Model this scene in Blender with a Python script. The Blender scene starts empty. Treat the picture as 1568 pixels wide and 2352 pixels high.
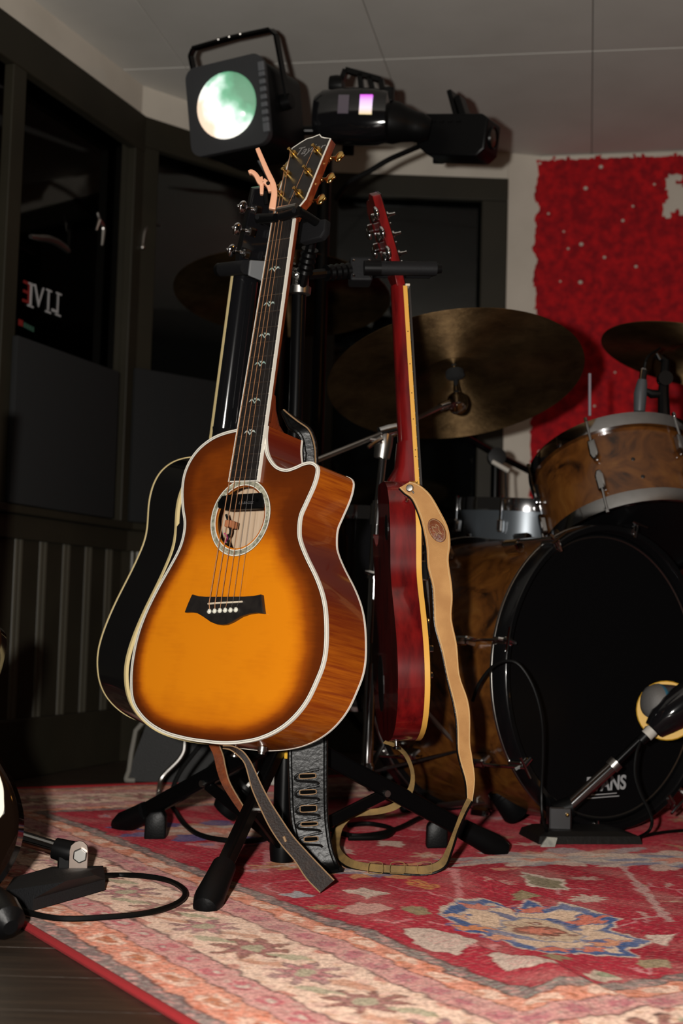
import bpy, bmesh, math, random
import numpy as np
from mathutils import Vector, Matrix, geometry
random.seed(7); np.random.seed(7)
sc = bpy.context.scene
COL = sc.collection
rad = math.radians

# ------------------------------------------------------------------ camera, world, lights, exposure
FPX = 3267.0; CAMZ = .425; PITCH = rad(4.27); ROLL = rad(1.64)
_F = Vector((0, math.cos(PITCH), math.sin(PITCH)))
_R0 = Vector((1, 0, 0)); _U0 = Vector((0, -math.sin(PITCH), math.cos(PITCH)))
_R = _R0*math.cos(ROLL)+_U0*math.sin(ROLL); _U = _U0*math.cos(ROLL)-_R0*math.sin(ROLL)
CAM = Vector((0, 0, CAMZ))
cd = bpy.data.cameras.new('camera'); cam = bpy.data.objects.new('camera', cd); COL.objects.link(cam)
cd.sensor_fit = 'VERTICAL'; cd.sensor_height = 36.0; cd.sensor_width = 24.0
cd.lens = FPX*36.0/2352.0
cd.clip_start = .05
cam.matrix_world = Matrix(((_R.x, _U.x, -_F.x, 0), (_R.y, _U.y, -_F.y, 0), (_R.z, _U.z, -_F.z, CAMZ), (0, 0, 0, 1)))
cd.dof.use_dof = True; cd.dof.focus_distance = 2.18; cd.dof.aperture_fstop = 5.0
sc.camera = cam

w = bpy.data.worlds.new('world'); sc.world = w; w.use_nodes = True
w.node_tree.nodes['Background'].inputs[0].default_value = (1.0, .88, .76, 1)
w.node_tree.nodes['Background'].inputs[1].default_value = .010

def lamp(name, kind, loc, power, color, size=.03):
    l = bpy.data.lights.new(name, kind); l.energy = power; l.color = color
    if kind == 'AREA': l.size = size
    else: l.shadow_soft_size = size
    o = bpy.data.objects.new(name, l); o.location = loc; COL.objects.link(o); return o
fo = lamp('camera_flash', 'SPOT', (-.135, .02, .47), 225, (1.0, .955, .89), .022)
fo.data.spot_size = rad(95); fo.data.spot_blend = .35; fo.rotation_euler = (rad(94), 0, 0)
lamp('orange_wall_lamp', 'POINT', (1.55, 1.35, 1.45), 4.5, (1.0, .42, .08), .05)
sc.view_settings.view_transform = 'Standard'; sc.view_settings.look = 'None'
sc.view_settings.exposure = 0.0; sc.view_settings.gamma = 1.0
sc.view_settings.use_curve_mapping = False

# ------------------------------------------------------------------ pixel helpers (photo frame 1568 x 2352)
def ray(px, py): return _F+_R*((px-784)/FPX)+_U*((1176-py)/FPX)
def at(px, py, Y):
    d = ray(px, py); return CAM+d*(Y/d.y)
def fl(px, py, z=0.0):
    d = ray(px, py); return CAM+d*((z-CAMZ)/d.z)
def onplane(px, py, p0, n):
    d = ray(px, py); return CAM+d*((Vector(p0)-CAM).dot(n)/d.dot(n))

# ------------------------------------------------------------------ materials
MATS = {}
def mat(name, col, rough=.5, metal=0., coat=0., spec=.5, col2=None, nscale=8., namt=(.35, .65), bump=None, stretch=None, emit=None, sheen=0.):
    if name in MATS: return MATS[name]
    m = bpy.data.materials.new(name); m.use_nodes = True; MATS[name] = m
    nt = m.node_tree; b = nt.nodes['Principled BSDF']
    b.inputs['Base Color'].default_value = (*col, 1); b.inputs['Roughness'].default_value = rough
    b.inputs['Metallic'].default_value = metal; b.inputs['Coat Weight'].default_value = coat
    b.inputs['Coat Roughness'].default_value = .06
    b.inputs['Specular IOR Level'].default_value = spec
    if sheen: b.inputs['Sheen Weight'].default_value = sheen
    if emit:
        b.inputs['Emission Color'].default_value = (*emit[0], 1); b.inputs['Emission Strength'].default_value = emit[1]
    if col2 or bump:
        tc = nt.nodes.new('ShaderNodeTexCoord'); mp = nt.nodes.new('ShaderNodeMapping')
        nt.links.new(tc.outputs['Object'], mp.inputs[0])
        if stretch: mp.inputs['Scale'].default_value = stretch
    if col2:
        n = nt.nodes.new('ShaderNodeTexNoise'); n.inputs['Scale'].default_value = nscale; n.inputs['Detail'].default_value = 6
        nt.links.new(mp.outputs[0], n.inputs['Vector'])
        r = nt.nodes.new('ShaderNodeValToRGB'); r.color_ramp.elements[0].position = namt[0]; r.color_ramp.elements[1].position = namt[1]
        r.color_ramp.elements[0].color = (*col, 1); r.color_ramp.elements[1].color = (*col2, 1)
        nt.links.new(n.outputs[0], r.inputs[0]); nt.links.new(r.outputs[0], b.inputs['Base Color'])
    if bump:
        n2 = nt.nodes.new('ShaderNodeTexNoise'); n2.inputs['Scale'].default_value = bump[0]; n2.inputs['Detail'].default_value = 3
        nt.links.new(mp.outputs[0], n2.inputs['Vector'])
        bp = nt.nodes.new('ShaderNodeBump'); bp.inputs['Strength'].default_value = bump[1]; bp.inputs['Distance'].default_value = .002
        nt.links.new(n2.outputs[0], bp.inputs['Height']); nt.links.new(bp.outputs[0], b.inputs['Normal'])
    return m

def srgb(r, g, b):
    f = lambda c: (c/255/12.92) if c/255 <= .04045 else ((c/255+.055)/1.055)**2.4
    return (f(r), f(g), f(b))

M_black = mat('black_plastic', (.0028, .0028, .003), .4, spec=.18)
M_rubber = mat('black_rubber', (.0032, .0032, .0035), .42, spec=.2, bump=(300, .12))
M_steel = mat('black_painted_steel', (.002, .002, .0022), .28, spec=.2)
M_chrome = mat('chrome', (.75, .75, .76), .08, 1.)
M_nickel = mat('brushed_steel', (.55, .53, .50), .3, 1.)
M_gold = mat('gold_plate', (.80, .50, .16), .2, 1.)
M_cream = mat('cream_binding', (.80, .64, .32), .35)
M_amberb = mat('amber_binding', (.80, .42, .08), .3, coat=.4)
M_white = mat('ivory_binding', (.83, .79, .70), .35)
M_ebony = mat('ebony', (.012, .010, .010), .38, col2=(.020, .017, .015), nscale=60)
M_string = mat('bronze_string', (.55, .27, .13), .55, .6)
M_steelstring = mat('plain_string', (.10, .09, .085), .5, 1.)
M_pearl = mat('pearl_inlay', (.55, .58, .55), .2, col2=(.25, .38, .33), nscale=120)
M_glossblack = mat('gloss_black_lacquer', (.006, .006, .007), .10, coat=1.)
M_red = mat('cherry_lacquer', (.19, .006, .006), .25, coat=1., col2=(.075, .002, .003), nscale=9, stretch=(6, 6, 1.2))
M_redtop = mat('cherry_top', (.18, .02, .006), .15, coat=1.)
M_tan = mat('tan_suede', (.47, .245, .085), .85, col2=(.38, .185, .06), nscale=25, bump=(500, .3))
M_olive = mat('tan_suede_worn', (.30, .18, .055), .8, col2=(.16, .10, .035), nscale=40, bump=(400, .3))
M_dbrown = mat('dark_brown_leather', (.020, .0095, .006), .5, spec=.15, col2=(.010, .005, .0035), nscale=120, bump=(300, .3))
M_rbrown = mat('brown_leather', (.19, .042, .009), .5, spec=.08, col2=(.11, .026, .008), nscale=60, bump=(260, .3))
M_bleather = mat('black_leather', (.003, .003, .003), .36, spec=.25, bump=(120, .4))
M_stitch = mat('tan_edge', (.30, .18, .09), .7)
M_patch = mat('brown_patch', (.19, .05, .012), .45, bump=(240, .6), col2=(.10, .022, .006), nscale=90)
M_peach = mat('peach_capo', (.80, .40, .24), .45)
M_cable = mat('black_cable', (.003, .003, .003), .5, spec=.2)
M_gbody = mat('grey_body', (.10, .10, .105), .45)
M_gpad = mat('grey_rubber_pad', (.0085, .0085, .0095), .6, spec=.2, bump=(300, .15))
M_ceiling = mat('ceiling_board', (.66, .645, .60), .9, col2=(.59, .575, .53), nscale=3)
M_whitepaint = mat('white_paint', (.70, .645, .56), .7, col2=(.62, .57, .49), nscale=5)
M_greenpaint = mat('dark_olive_paint', (.026, .0225, .014), .55, spec=.3, col2=(.020, .0175, .011), nscale=6)
M_bead = mat('olive_bead', (.055, .050, .036), .35)
M_plank = mat('dark_plank', (.048, .032, .021), .42, col2=(.024, .017, .012), nscale=6, stretch=(1, 14, 4), bump=(60, .25))
M_fabric = mat('charcoal_cloth', (.008, .0085, .009), .9, bump=(500, .4))
M_letter = mat('white_letter', (.45, .45, .46), .6)
M_redletter = mat('red_letter', (.22, .012, .01), .6)
M_greenletter = mat('green_letter', (.03, .09, .06), .6)
M_headblack = mat('black_drumhead', (.003, .003, .0035), .4, spec=.3)
M_hoopblack = mat('black_hoop', (.004, .004, .0045), .25, coat=.3, spec=.3)
M_sgrey = mat('silver_grey_shell', (.10, .115, .13), .3, .5)
M_sleeve = mat('pale_sleeve', (.5, .47, .42), .6)
M_pick = mat('white_pickguard', (.74, .70, .58), .35)
M_amber = mat('amber_lacquer', (.005, .0025, .0015), .06, coat=.2, spec=.3, col2=(.03, .008, .002), nscale=3, namt=(.5, .75))
M_mahog = mat('mahogany_neck', (.20, .035, .010), .25, coat=.5, col2=(.13, .02, .006), nscale=20, stretch=(8, 8, 1))
M_inner = mat('pale_inner_wood', (.72, .54, .38), .8, col2=(.62, .44, .29), nscale=10, stretch=(30, 1, 1))
M_inside = mat('dark_inner_wood', (.22, .11, .05), .8)
M_paper = mat('label_paper', (.74, .62, .48), .8)
M_redink = mat('red_ink', (.32, .03, .02), .8)
M_yellow = mat('yellow_plastic', (.75, .42, .03), .5)
M_mgrey = mat('grey_mic_grille', (.16, .155, .15), .5, .3, bump=(800, .5))
M_teal = mat('teal_ring', (.03, .13, .20), .4)
M_redplastic = mat('red_plastic', (.30, .01, .012), .5)
M_tolex = mat('black_tolex', (.005, .005, .005), .6, bump=(350, .5))
M_greytrim = mat('grey_trim', (.20, .19, .165), .5)

def m_burl():
    m = mat('burl_veneer', (.2, .08, .02), .22, coat=.5); nt = m.node_tree; b = nt.nodes['Principled BSDF']
    tc = nt.nodes.new('ShaderNodeTexCoord'); n = nt.nodes.new('ShaderNodeTexNoise'); n.inputs['Scale'].default_value = 14; n.inputs['Detail'].default_value = 8; n.inputs['Distortion'].default_value = 1.6
    nt.links.new(tc.outputs['Object'], n.inputs['Vector'])
    r = nt.nodes.new('ShaderNodeValToRGB'); cr = r.color_ramp
    cr.elements[0].position = .28; cr.elements[0].color = (.018, .007, .003, 1); cr.elements[1].position = .75; cr.elements[1].color = (.19, .078, .016, 1)
    e = cr.elements.new(.45); e.color = (.095, .032, .007, 1)
    e = cr.elements.new(.58); e.color = (.14, .050, .010, 1)
    nt.links.new(n.outputs[0], r.inputs[0]); nt.links.new(r.outputs[0], b.inputs['Base Color']); return m
M_burl = m_burl()

def m_flame(name, c1, c2, c3):
    m = mat(name, c1, .2, coat=.7); nt = m.node_tree; b = nt.nodes['Principled BSDF']
    tc = nt.nodes.new('ShaderNodeTexCoord')
    mp = nt.nodes.new('ShaderNodeMapping'); mp.inputs['Scale'].default_value = (4, 4, 105); mp.inputs['Rotation'].default_value = (.10, .04, 0)
    wv = nt.nodes.new('ShaderNodeTexNoise'); wv.inputs['Scale'].default_value = 2.2; wv.inputs['Detail'].default_value = 7; wv.inputs['Roughness'].default_value = .6
    nt.links.new(tc.outputs['Object'], mp.inputs[0]); nt.links.new(mp.outputs[0], wv.inputs['Vector'])
    r = nt.nodes.new('ShaderNodeValToRGB'); r.color_ramp.elements[0].color = (*c1, 1); r.color_ramp.elements[1].color = (*c2, 1); r.color_ramp.elements[0].position = .36; r.color_ramp.elements[1].position = .66
    nt.links.new(wv.outputs[0], r.inputs[0])
    at_ = nt.nodes.new('ShaderNodeAttribute'); at_.attribute_name = 'shade'
    mx = nt.nodes.new('ShaderNodeMix'); mx.data_type = 'RGBA'; mx.inputs[7].default_value = (*c3, 1)
    nt.links.new(r.outputs[0], mx.inputs[6]); nt.links.new(at_.outputs['Fac'], mx.inputs[0])
    nt.links.new(mx.outputs[2], b.inputs['Base Color']); return m
M_flame = m_flame('flamed_maple_side', (.31, .055, .005), (.56, .140, .008), (.12, .010, .006))

def m_burst():
    m = mat('sunburst_top', (.7, .25, .01), .22, coat=.5); nt = m.node_tree; b = nt.nodes['Principled BSDF']
    a = nt.nodes.new('ShaderNodeAttribute'); a.attribute_name = 'shade'
    tc = nt.nodes.new('ShaderNodeTexCoord'); mp = nt.nodes.new('ShaderNodeMapping'); mp.inputs['Scale'].default_value = (9, 9, 70)
    n = nt.nodes.new('ShaderNodeTexNoise'); n.inputs['Scale'].default_value = 3; n.inputs['Detail'].default_value = 6
    nt.links.new(tc.outputs['Object'], mp.inputs[0]); nt.links.new(mp.outputs[0], n.inputs['Vector'])
    ad = nt.nodes.new('ShaderNodeMath'); ad.operation = 'MULTIPLY_ADD'; ad.inputs[1].default_value = .14; ad.inputs[2].default_value = -.07
    nt.links.new(n.outputs[0], ad.inputs[0])
    n3 = nt.nodes.new('ShaderNodeTexNoise'); n3.inputs['Scale'].default_value = 14; n3.inputs['Detail'].default_value = 3
    nt.links.new(tc.outputs['Object'], n3.inputs['Vector'])
    ad3 = nt.nodes.new('ShaderNodeMath'); ad3.operation = 'MULTIPLY_ADD'; ad3.inputs[1].default_value = .3; ad3.inputs[2].default_value = -.15
    nt.links.new(n3.outputs[0], ad3.inputs[0])
    s = nt.nodes.new('ShaderNodeMath'); nt.links.new(a.outputs['Fac'], s.inputs[0]); nt.links.new(ad.outputs[0], s.inputs[1])
    s2 = nt.nodes.new('ShaderNodeMath'); nt.links.new(s.outputs[0], s2.inputs[0]); nt.links.new(ad3.outputs[0], s2.inputs[1])
    r = nt.nodes.new('ShaderNodeValToRGB'); cr = r.color_ramp
    cr.elements[0].position = .0; cr.elements[0].color = (.06, .011, .003, 1)
    cr.elements[1].position = 1.; cr.elements[1].color = (.80, .245, .006, 1)
    e = cr.elements.new(.3); e.color = (.125, .023, .003, 1)
    e = cr.elements.new(.55); e.color = (.30, .062, .004, 1)
    e = cr.elements.new(.78); e.color = (.62, .165, .005, 1)
    nt.links.new(s2.outputs[0], r.inputs[0]); nt.links.new(r.outputs[0], b.inputs['Base Color']); return m
M_burst = m_burst()

def m_cymbal():
    m = mat('old_bronze', (.12, .075, .03), .6, .9); nt = m.node_tree; b = nt.nodes['Principled BSDF']
    tc = nt.nodes.new('ShaderNodeTexCoord')
    n = nt.nodes.new('ShaderNodeTexNoise'); n.inputs['Scale'].default_value = 9; n.inputs['Detail'].default_value = 8; n.inputs['Roughness'].default_value = .65
    nt.links.new(tc.outputs['Object'], n.inputs['Vector'])
    r = nt.nodes.new('ShaderNodeValToRGB'); r.color_ramp.elements[0].position = .3; r.color_ramp.elements[0].color = (.065, .038, .017, 1)
    r.color_ramp.elements[1].position = .7; r.color_ramp.elements[1].color = (.26, .165, .075, 1)
    nt.links.new(n.outputs[0], r.inputs[0]); nt.links.new(r.outputs[0], b.inputs['Base Color'])
    tg = nt.nodes.new('ShaderNodeTangent'); tg.direction_type = 'RADIAL'; tg.axis = 'Z'; nt.links.new(tg.outputs[0], b.inputs['Tangent'])
    b.inputs['Anisotropic'].default_value = .92; b.inputs['Anisotropic Rotation'].default_value = .25
    wv = nt.nodes.new('ShaderNodeTexWave'); wv.wave_type = 'RINGS'; wv.rings_direction = 'Z'; wv.inputs['Scale'].default_value = 70; wv.inputs['Distortion'].default_value = 1.2
    nt.links.new(tc.outputs['Object'], wv.inputs['Vector'])
    n2 = nt.nodes.new('ShaderNodeTexNoise'); n2.inputs['Scale'].default_value = 55; n2.inputs['Detail'].default_value = 3; nt.links.new(tc.outputs['Object'], n2.inputs['Vector'])
    ad = nt.nodes.new('ShaderNodeMath'); ad.operation = 'MULTIPLY_ADD'; ad.inputs[1].default_value = 2.5; nt.links.new(n2.outputs[0], ad.inputs[0]); nt.links.new(wv.outputs[0], ad.inputs[2])
    bp = nt.nodes.new('ShaderNodeBump'); bp.inputs['Strength'].default_value = .6; bp.inputs['Distance'].default_value = .0010
    nt.links.new(ad.outputs[0], bp.inputs['Height']); nt.links.new(bp.outputs[0], b.inputs['Normal']); return m
M_cymbal = m_cymbal()

def m_glass():
    m = bpy.data.materials.new('window_glass'); m.use_nodes = True; nt = m.node_tree; nt.nodes.clear()
    o = nt.nodes.new('ShaderNodeOutputMaterial'); t = nt.nodes.new('ShaderNodeBsdfTransparent'); t.inputs[0].default_value = (.75, .78, .76, 1)
    g = nt.nodes.new('ShaderNodeBsdfGlossy'); g.inputs['Roughness'].default_value = .03
    f = nt.nodes.new('ShaderNodeFresnel'); mx = nt.nodes.new('ShaderNodeMixShader')
    nt.links.new(f.outputs[0], mx.inputs[0]); nt.links.new(t.outputs[0], mx.inputs[1]); nt.links.new(g.outputs[0], mx.inputs[2]); nt.links.new(mx.outputs[0], o.inputs[0]); return m
M_glass = m_glass()
M_night = mat('night_board', (.0025, .0025, .003), .9, spec=.1)

def m_lens():
    m = mat('glowing_lens', (.3, .4, .35), .15); nt = m.node_tree; b = nt.nodes['Principled BSDF']
    tc = nt.nodes.new('ShaderNodeTexCoord'); sp = nt.nodes.new('ShaderNodeSeparateXYZ'); nt.links.new(tc.outputs['Object'], sp.inputs[0])
    n = nt.nodes.new('ShaderNodeTexNoise'); n.inputs['Scale'].default_value = 22; n.inputs['Detail'].default_value = 2
    nt.links.new(tc.outputs['Object'], n.inputs['Vector'])
    # lit bulb behind the lens: whitest low and to the left, green towards the top and right
    m1 = nt.nodes.new('ShaderNodeMath'); m1.operation = 'MULTIPLY_ADD'; m1.inputs[1].default_value = 6.5; m1.inputs[2].default_value = .50; nt.links.new(sp.outputs[0], m1.inputs[0])
    m2 = nt.nodes.new('ShaderNodeMath'); m2.operation = 'MULTIPLY_ADD'; m2.inputs[1].default_value = 4.2; nt.links.new(sp.outputs[2], m2.inputs[0]); nt.links.new(m1.outputs[0], m2.inputs[2])
    m3 = nt.nodes.new('ShaderNodeMath'); m3.operation = 'MULTIPLY_ADD'; m3.inputs[1].default_value = .9; nt.links.new(n.outputs[0], m3.inputs[0]); nt.links.new(m2.outputs[0], m3.inputs[2])
    m4 = nt.nodes.new('ShaderNodeMath'); m4.operation = 'SUBTRACT'; m4.inputs[1].default_value = .45; nt.links.new(m3.outputs[0], m4.inputs[0])
    r = nt.nodes.new('ShaderNodeValToRGB'); cr = r.color_ramp
    cr.elements[0].position = 0; cr.elements[0].color = (.80, .58, .42, 1); cr.elements[1].position = 1; cr.elements[1].color = (.02, .14, .06, 1)
    for p, c in ((.18, (.95, .88, .78)), (.42, (.95, 1., .88)), (.58, (.42, .62, .50)), (.78, (.06, .28, .14))):
        e = cr.elements.new(p); e.color = (*c, 1)
    nt.links.new(m4.outputs[0], r.inputs[0]); nt.links.new(r.outputs[0], b.inputs['Emission Color']); b.inputs['Emission Strength'].default_value = 1.3
    return m
M_lens = m_lens()
def m_magenta():
    m = mat('magenta_lens', (.3, .1, .3), .2); nt = m.node_tree; b = nt.nodes['Principled BSDF']
    tc = nt.nodes.new('ShaderNodeTexCoord'); sp = nt.nodes.new('ShaderNodeSeparateXYZ'); nt.links.new(tc.outputs['Generated'], sp.inputs[0])
    r = nt.nodes.new('ShaderNodeValToRGB'); cr = r.color_ramp
    cr.elements[0].position = 0; cr.elements[0].color = (.9, .75, .35, 1); cr.elements[1].position = 1; cr.elements[1].color = (.75, .05, .85, 1)
    e = cr.elements.new(.35); e.color = (.95, .85, .95, 1)
    e = cr.elements.new(.7); e.color = (.80, .55, 1., 1)
    nt.links.new(sp.outputs[2], r.inputs[0]); nt.links.new(r.outputs[0], b.inputs['Emission Color']); b.inputs['Emission Strength'].default_value = 1.0; return m
M_magenta = m_magenta()

# ------------------------------------------------------------------ mesh helpers
def ortho(t, hint=None):
    t = Vector(t).normalized(); h = Vector(hint) if hint is not None else (Vector((0, 0, 1)) if abs(t.z) < .9 else Vector((1, 0, 0)))
    a = h-t*h.dot(t)
    if a.length < 1e-6: a = Vector((1, 0, 0))-t*t.x
    a.normalize(); return t, a, t.cross(a)
def spline(pts, n=6, closed=False):
    P = [Vector(p) for p in pts]; out = []; N = len(P)
    for i in range(N if closed else N-1):
        p0 = P[(i-1) % N] if (closed or i > 0) else P[0]; p1 = P[i]; p2 = P[(i+1) % N]; p3 = P[(i+2) % N] if (closed or i+2 < N) else P[-1]
        for k in range(n):
            t = k/n; out.append(.5*((2*p1)+(p2-p0)*t+(2*p0-5*p1+4*p2-p3)*t*t+(3*p1-p0-3*p2+p3)*t**3))
    if not closed: out.append(P[-1])
    return out

class MB:
    def __init__(s, frame=None): s.v = []; s.f = []; s.fr = frame; s.attr = None
    def av(s, p):
        p = Vector(p); s.v.append(s.fr @ p if s.fr is not None else p); return len(s.v)-1
    def box(s, c, size, rot=None):
        c = Vector(c); h = Vector(size)*.5; R = rot if rot is not None else Matrix.Identity(3); i = len(s.v)
        for z in (-1, 1):
            for y in (-1, 1):
                for x in (-1, 1): s.av(c+R @ Vector((x*h.x, y*h.y, z*h.z)))
        for q in ((0, 2, 3, 1), (4, 5, 7, 6), (0, 1, 5, 4), (2, 6, 7, 3), (0, 4, 6, 2), (1, 3, 7, 5)): s.f.append(tuple(i+k for k in q))
        return s
    def beam(s, a, b, wd, ht, hint=(0, 0, 1)):
        a = Vector(a); b = Vector(b); t, u, v = ortho(b-a, hint)   # u ~ hint direction
        R = Matrix((v, t, u)).transposed(); return s.box((a+b)*.5, (wd, (b-a).length, ht), R)
    def tube(s, pts, r, n=10, caps=True, closed=False):
        P = [Vector(p) for p in pts]; N = len(P); rr = r if isinstance(r, (list, tuple)) else [r]*N
        t0 = (P[1]-P[0]); _, a, b = ortho(t0); rings = []
        for k in range(N):
            t = (P[(k+1) % N]-P[k-1]) if (closed or 0 < k < N-1) else (P[1]-P[0] if k == 0 else P[-1]-P[-2])
            t.normalize(); a = a-t*a.dot(t)
            if a.length < 1e-6: _, a, b = ortho(t)
            a.normalize(); b = t.cross(a); i = len(s.v); rings.append(i)
            for j in range(n):
                th = 2*math.pi*j/n; s.av(P[k]+(a*math.cos(th)+b*math.sin(th))*rr[k])
        for k in range(N if closed else N-1):
            i, j = rings[k], rings[(k+1) % N]
            for m in range(n): s.f.append((i+m, i+(m+1) % n, j+(m+1) % n, j+m))
        if caps and not closed:
            s.f.append(tuple(rings[0]+m for m in reversed(range(n)))); s.f.append(tuple(rings[-1]+m for m in range(n)))
        return s
    def lathe(s, prof, o=(0, 0, 0), axis=(0, 0, 1), n=32, sx=1.0, hint=None):
        o = Vector(o); t, a, b = ortho(axis, hint); rings = []
        for r, h in prof:
            if r < 1e-6: rings.append((s.av(o+t*h), 1))
            else:
                i = len(s.v)
                for j in range(n):
                    th = 2*math.pi*j/n; s.av(o+t*h+(a*math.cos(th)*sx+b*math.sin(th))*r)
                rings.append((i, n))
        for (i, ni), (j, nj) in zip(rings, rings[1:]):
            if ni == 1 and nj == 1: continue
            for m in range(n):
                m2 = (m+1) % n
                if ni == 1: s.f.append((i, j+m2, j+m))
                elif nj == 1: s.f.append((i+m, i+m2, j))
                else: s.f.append((i+m, i+m2, j+m2, j+m))
        return s
    def prism(s, poly, o, ux, uy, uz, depth):
        """poly in (ux,uy); extruded from o along uz by depth"""
        o = Vector(o); ux = Vector(ux); uy = Vector(uy); uz = Vector(uz); n = len(poly); i = len(s.v)
        for d in (0, depth):
            for p in poly: s.av(o+ux*p[0]+uy*p[1]+uz*d)
        s.f.append(tuple(i+k for k in range(n))); s.f.append(tuple(i+n+k for k in reversed(range(n))))
        for k in range(n): s.f.append((i+k, i+n+k, i+n+(k+1) % n, i+(k+1) % n))
        return s
    def ribbon(s, L, R, thick, side=1):
        L = [Vector(p) for p in L]; R = [Vector(p) for p in R]; N = len(L); idx = []
        for k in range(N):
            t = (L[min(k+1, N-1)]+R[min(k+1, N-1)])-(L[max(k-1, 0)]+R[max(k-1, 0)]); wv = R[k]-L[k]
            nn = wv.cross(t)
            nn = nn.normalized() if nn.length > 1e-9 else Vector((0, -1, 0))
            d = nn*thick*side
            idx.append((s.av(L[k]), s.av(R[k]), s.av(R[k]+d), s.av(L[k]+d)))
        for a, b in zip(idx, idx[1:]):
            for m in range(4): s.f.append((a[m], a[(m+1) % 4], b[(m+1) % 4], b[m]))
        s.f.append(idx[0][::-1]); s.f.append(idx[-1]); return s
    def ball(s, c, r, n=16, m=10):
        c = Vector(c); r = Vector((r, r, r)) if isinstance(r, (int, float)) else Vector(r)
        rings = []
        for k in range(m+1):
            ph = math.pi*k/m; z = math.cos(ph); q = math.sin(ph)
            if k in (0, m): rings.append((s.av(c+Vector((0, 0, z*r.z))), 1))
            else:
                i = len(s.v)
                for j in range(n): s.av(c+Vector((math.cos(2*math.pi*j/n)*q*r.x, math.sin(2*math.pi*j/n)*q*r.y, z*r.z)))
                rings.append((i, n))
        for (i, ni), (j, nj) in zip(rings, rings[1:]):
            for t in range(n):
                t2 = (t+1) % n
                if ni == 1: s.f.append((i, j+t, j+t2))
                elif nj == 1: s.f.append((i+t2, i+t, j))
                else: s.f.append((i+t2, i+t, j+t, j+t2))
        return s
    def mesh(s, name, m, inv=None, smooth=35, bevel=0):
        me = bpy.data.meshes.new(name); vs = [inv @ p for p in s.v] if inv is not None else s.v
        me.from_pydata([tuple(p) for p in vs], [], s.f)
        bm = bmesh.new(); bm.from_mesh(me); bmesh.ops.recalc_face_normals(bm, faces=bm.faces)
        if bevel: bmesh.ops.bevel(bm, geom=[e for e in bm.edges if e.calc_face_angle(0) > .5], offset=bevel, segments=2, affect='EDGES', profile=.5)
        bm.to_mesh(me); bm.free()
        if s.attr is not None and not bevel:
            a = me.attributes.new('shade', 'FLOAT', 'POINT'); a.data.foreach_set('value', s.attr)
        me.materials.append(m)
        if smooth:
            me.polygons.foreach_set('use_smooth', [True]*len(me.polygons)); me.set_sharp_from_angle(angle=rad(smooth))
        return me
    def build(s, name, m, parent=None, smooth=35, bevel=0, label=None):
        inv = None
        if parent is not None:
            r = parent
            while r.parent is not None: r = r.parent
            inv = r.matrix_basis.inverted()
        o = bpy.data.objects.new(name, s.mesh(name, m, inv, smooth, bevel)); COL.objects.link(o)
        if parent is not None: o.parent = parent
        if label: o['label'] = label
        return o

def tag(o, label, cat, group=None, kind=None):
    o['label'] = label; o['category'] = cat
    if group: o['group'] = group
    if kind: o['kind'] = kind
    return o
def thing(name, label, cat, loc=(0, 0, 0), mtx=None, group=None):
    o = bpy.data.objects.new(name, None); o.empty_display_size = .05; COL.objects.link(o)
    if mtx is not None: o.matrix_basis = mtx
    else: o.location = loc; o.matrix_basis = Matrix.Translation(loc)
    return tag(o, label, cat, group)
def struct(o): o['kind'] = 'structure'; return o
def solo(mb, name, m, label, cat, base=None, group=None, **k):
    """a one-mesh thing whose origin is at base"""
    b = Vector(base) if base is not None else sum(mb.v, Vector())/len(mb.v)
    me = mb.mesh(name, m, Matrix.Translation(-b), k.get('smooth', 35), k.get('bevel', 0))
    o = bpy.data.objects.new(name, me); COL.objects.link(o); o.matrix_basis = Matrix.Translation(b); return tag(o, label, cat, group)
def inst(name, me, parent, mtx):
    o = bpy.data.objects.new(name, me); COL.objects.link(o); o.parent = parent; o.matrix_basis = mtx; return o
def Mrot(R, loc): m = R.to_4x4(); m.translation = Vector(loc); return m
def pose(loc, yaw, lean, roll): return Matrix.Translation(loc) @ Matrix.Rotation(yaw, 4, 'Z') @ Matrix.Rotation(-lean, 4, 'X') @ Matrix.Rotation(roll, 4, 'Y')
def text(name, s, m, parent, mtx, size, extrude=.0004, mirror=False, shear=0., bold=0.):
    c = bpy.data.curves.new(name, 'FONT'); c.body = s; c.size = size; c.extrude = extrude; c.align_x = 'CENTER'; c.align_y = 'CENTER'; c.shear = shear; c.offset = bold
    t = bpy.data.objects.new(name+'_tmp', c); COL.objects.link(t); dg = bpy.context.evaluated_depsgraph_get()
    me = bpy.data.meshes.new_from_object(t.evaluated_get(dg)); bpy.data.objects.remove(t)
    if mirror: me.transform(Matrix.Diagonal((-1, 1, 1, 1))); me.flip_normals()
    me.name = name; me.materials.clear(); me.materials.append(m)
    o = bpy.data.objects.new(name, me); COL.objects.link(o); o.parent = parent; o.matrix_basis = mtx; return o

# =================================================================== SETTING
H = 1.975
# floor with planks
mb = MB(); mb.box((0.3, 2.2, -.035), (5.2, 6.6, .03)); floor = struct(mb.build('floor', mat('subfloor', (.01, .008, .006), .8), smooth=0))
pa = rad(-31.3)                                            # plank direction follows the rug edge
Rp = Matrix.Rotation(0, 3, 'Z')
pm = MB().box((0, 0, 0), (5.0, .1392, .02)).mesh('plank', M_plank, None, 0, .0006)
for k in range(45): inst('plank', pm, floor, Mrot(Rp, (.3, -.9+k*.14, -.0101+random.uniform(-.0003, .0002))))

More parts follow.
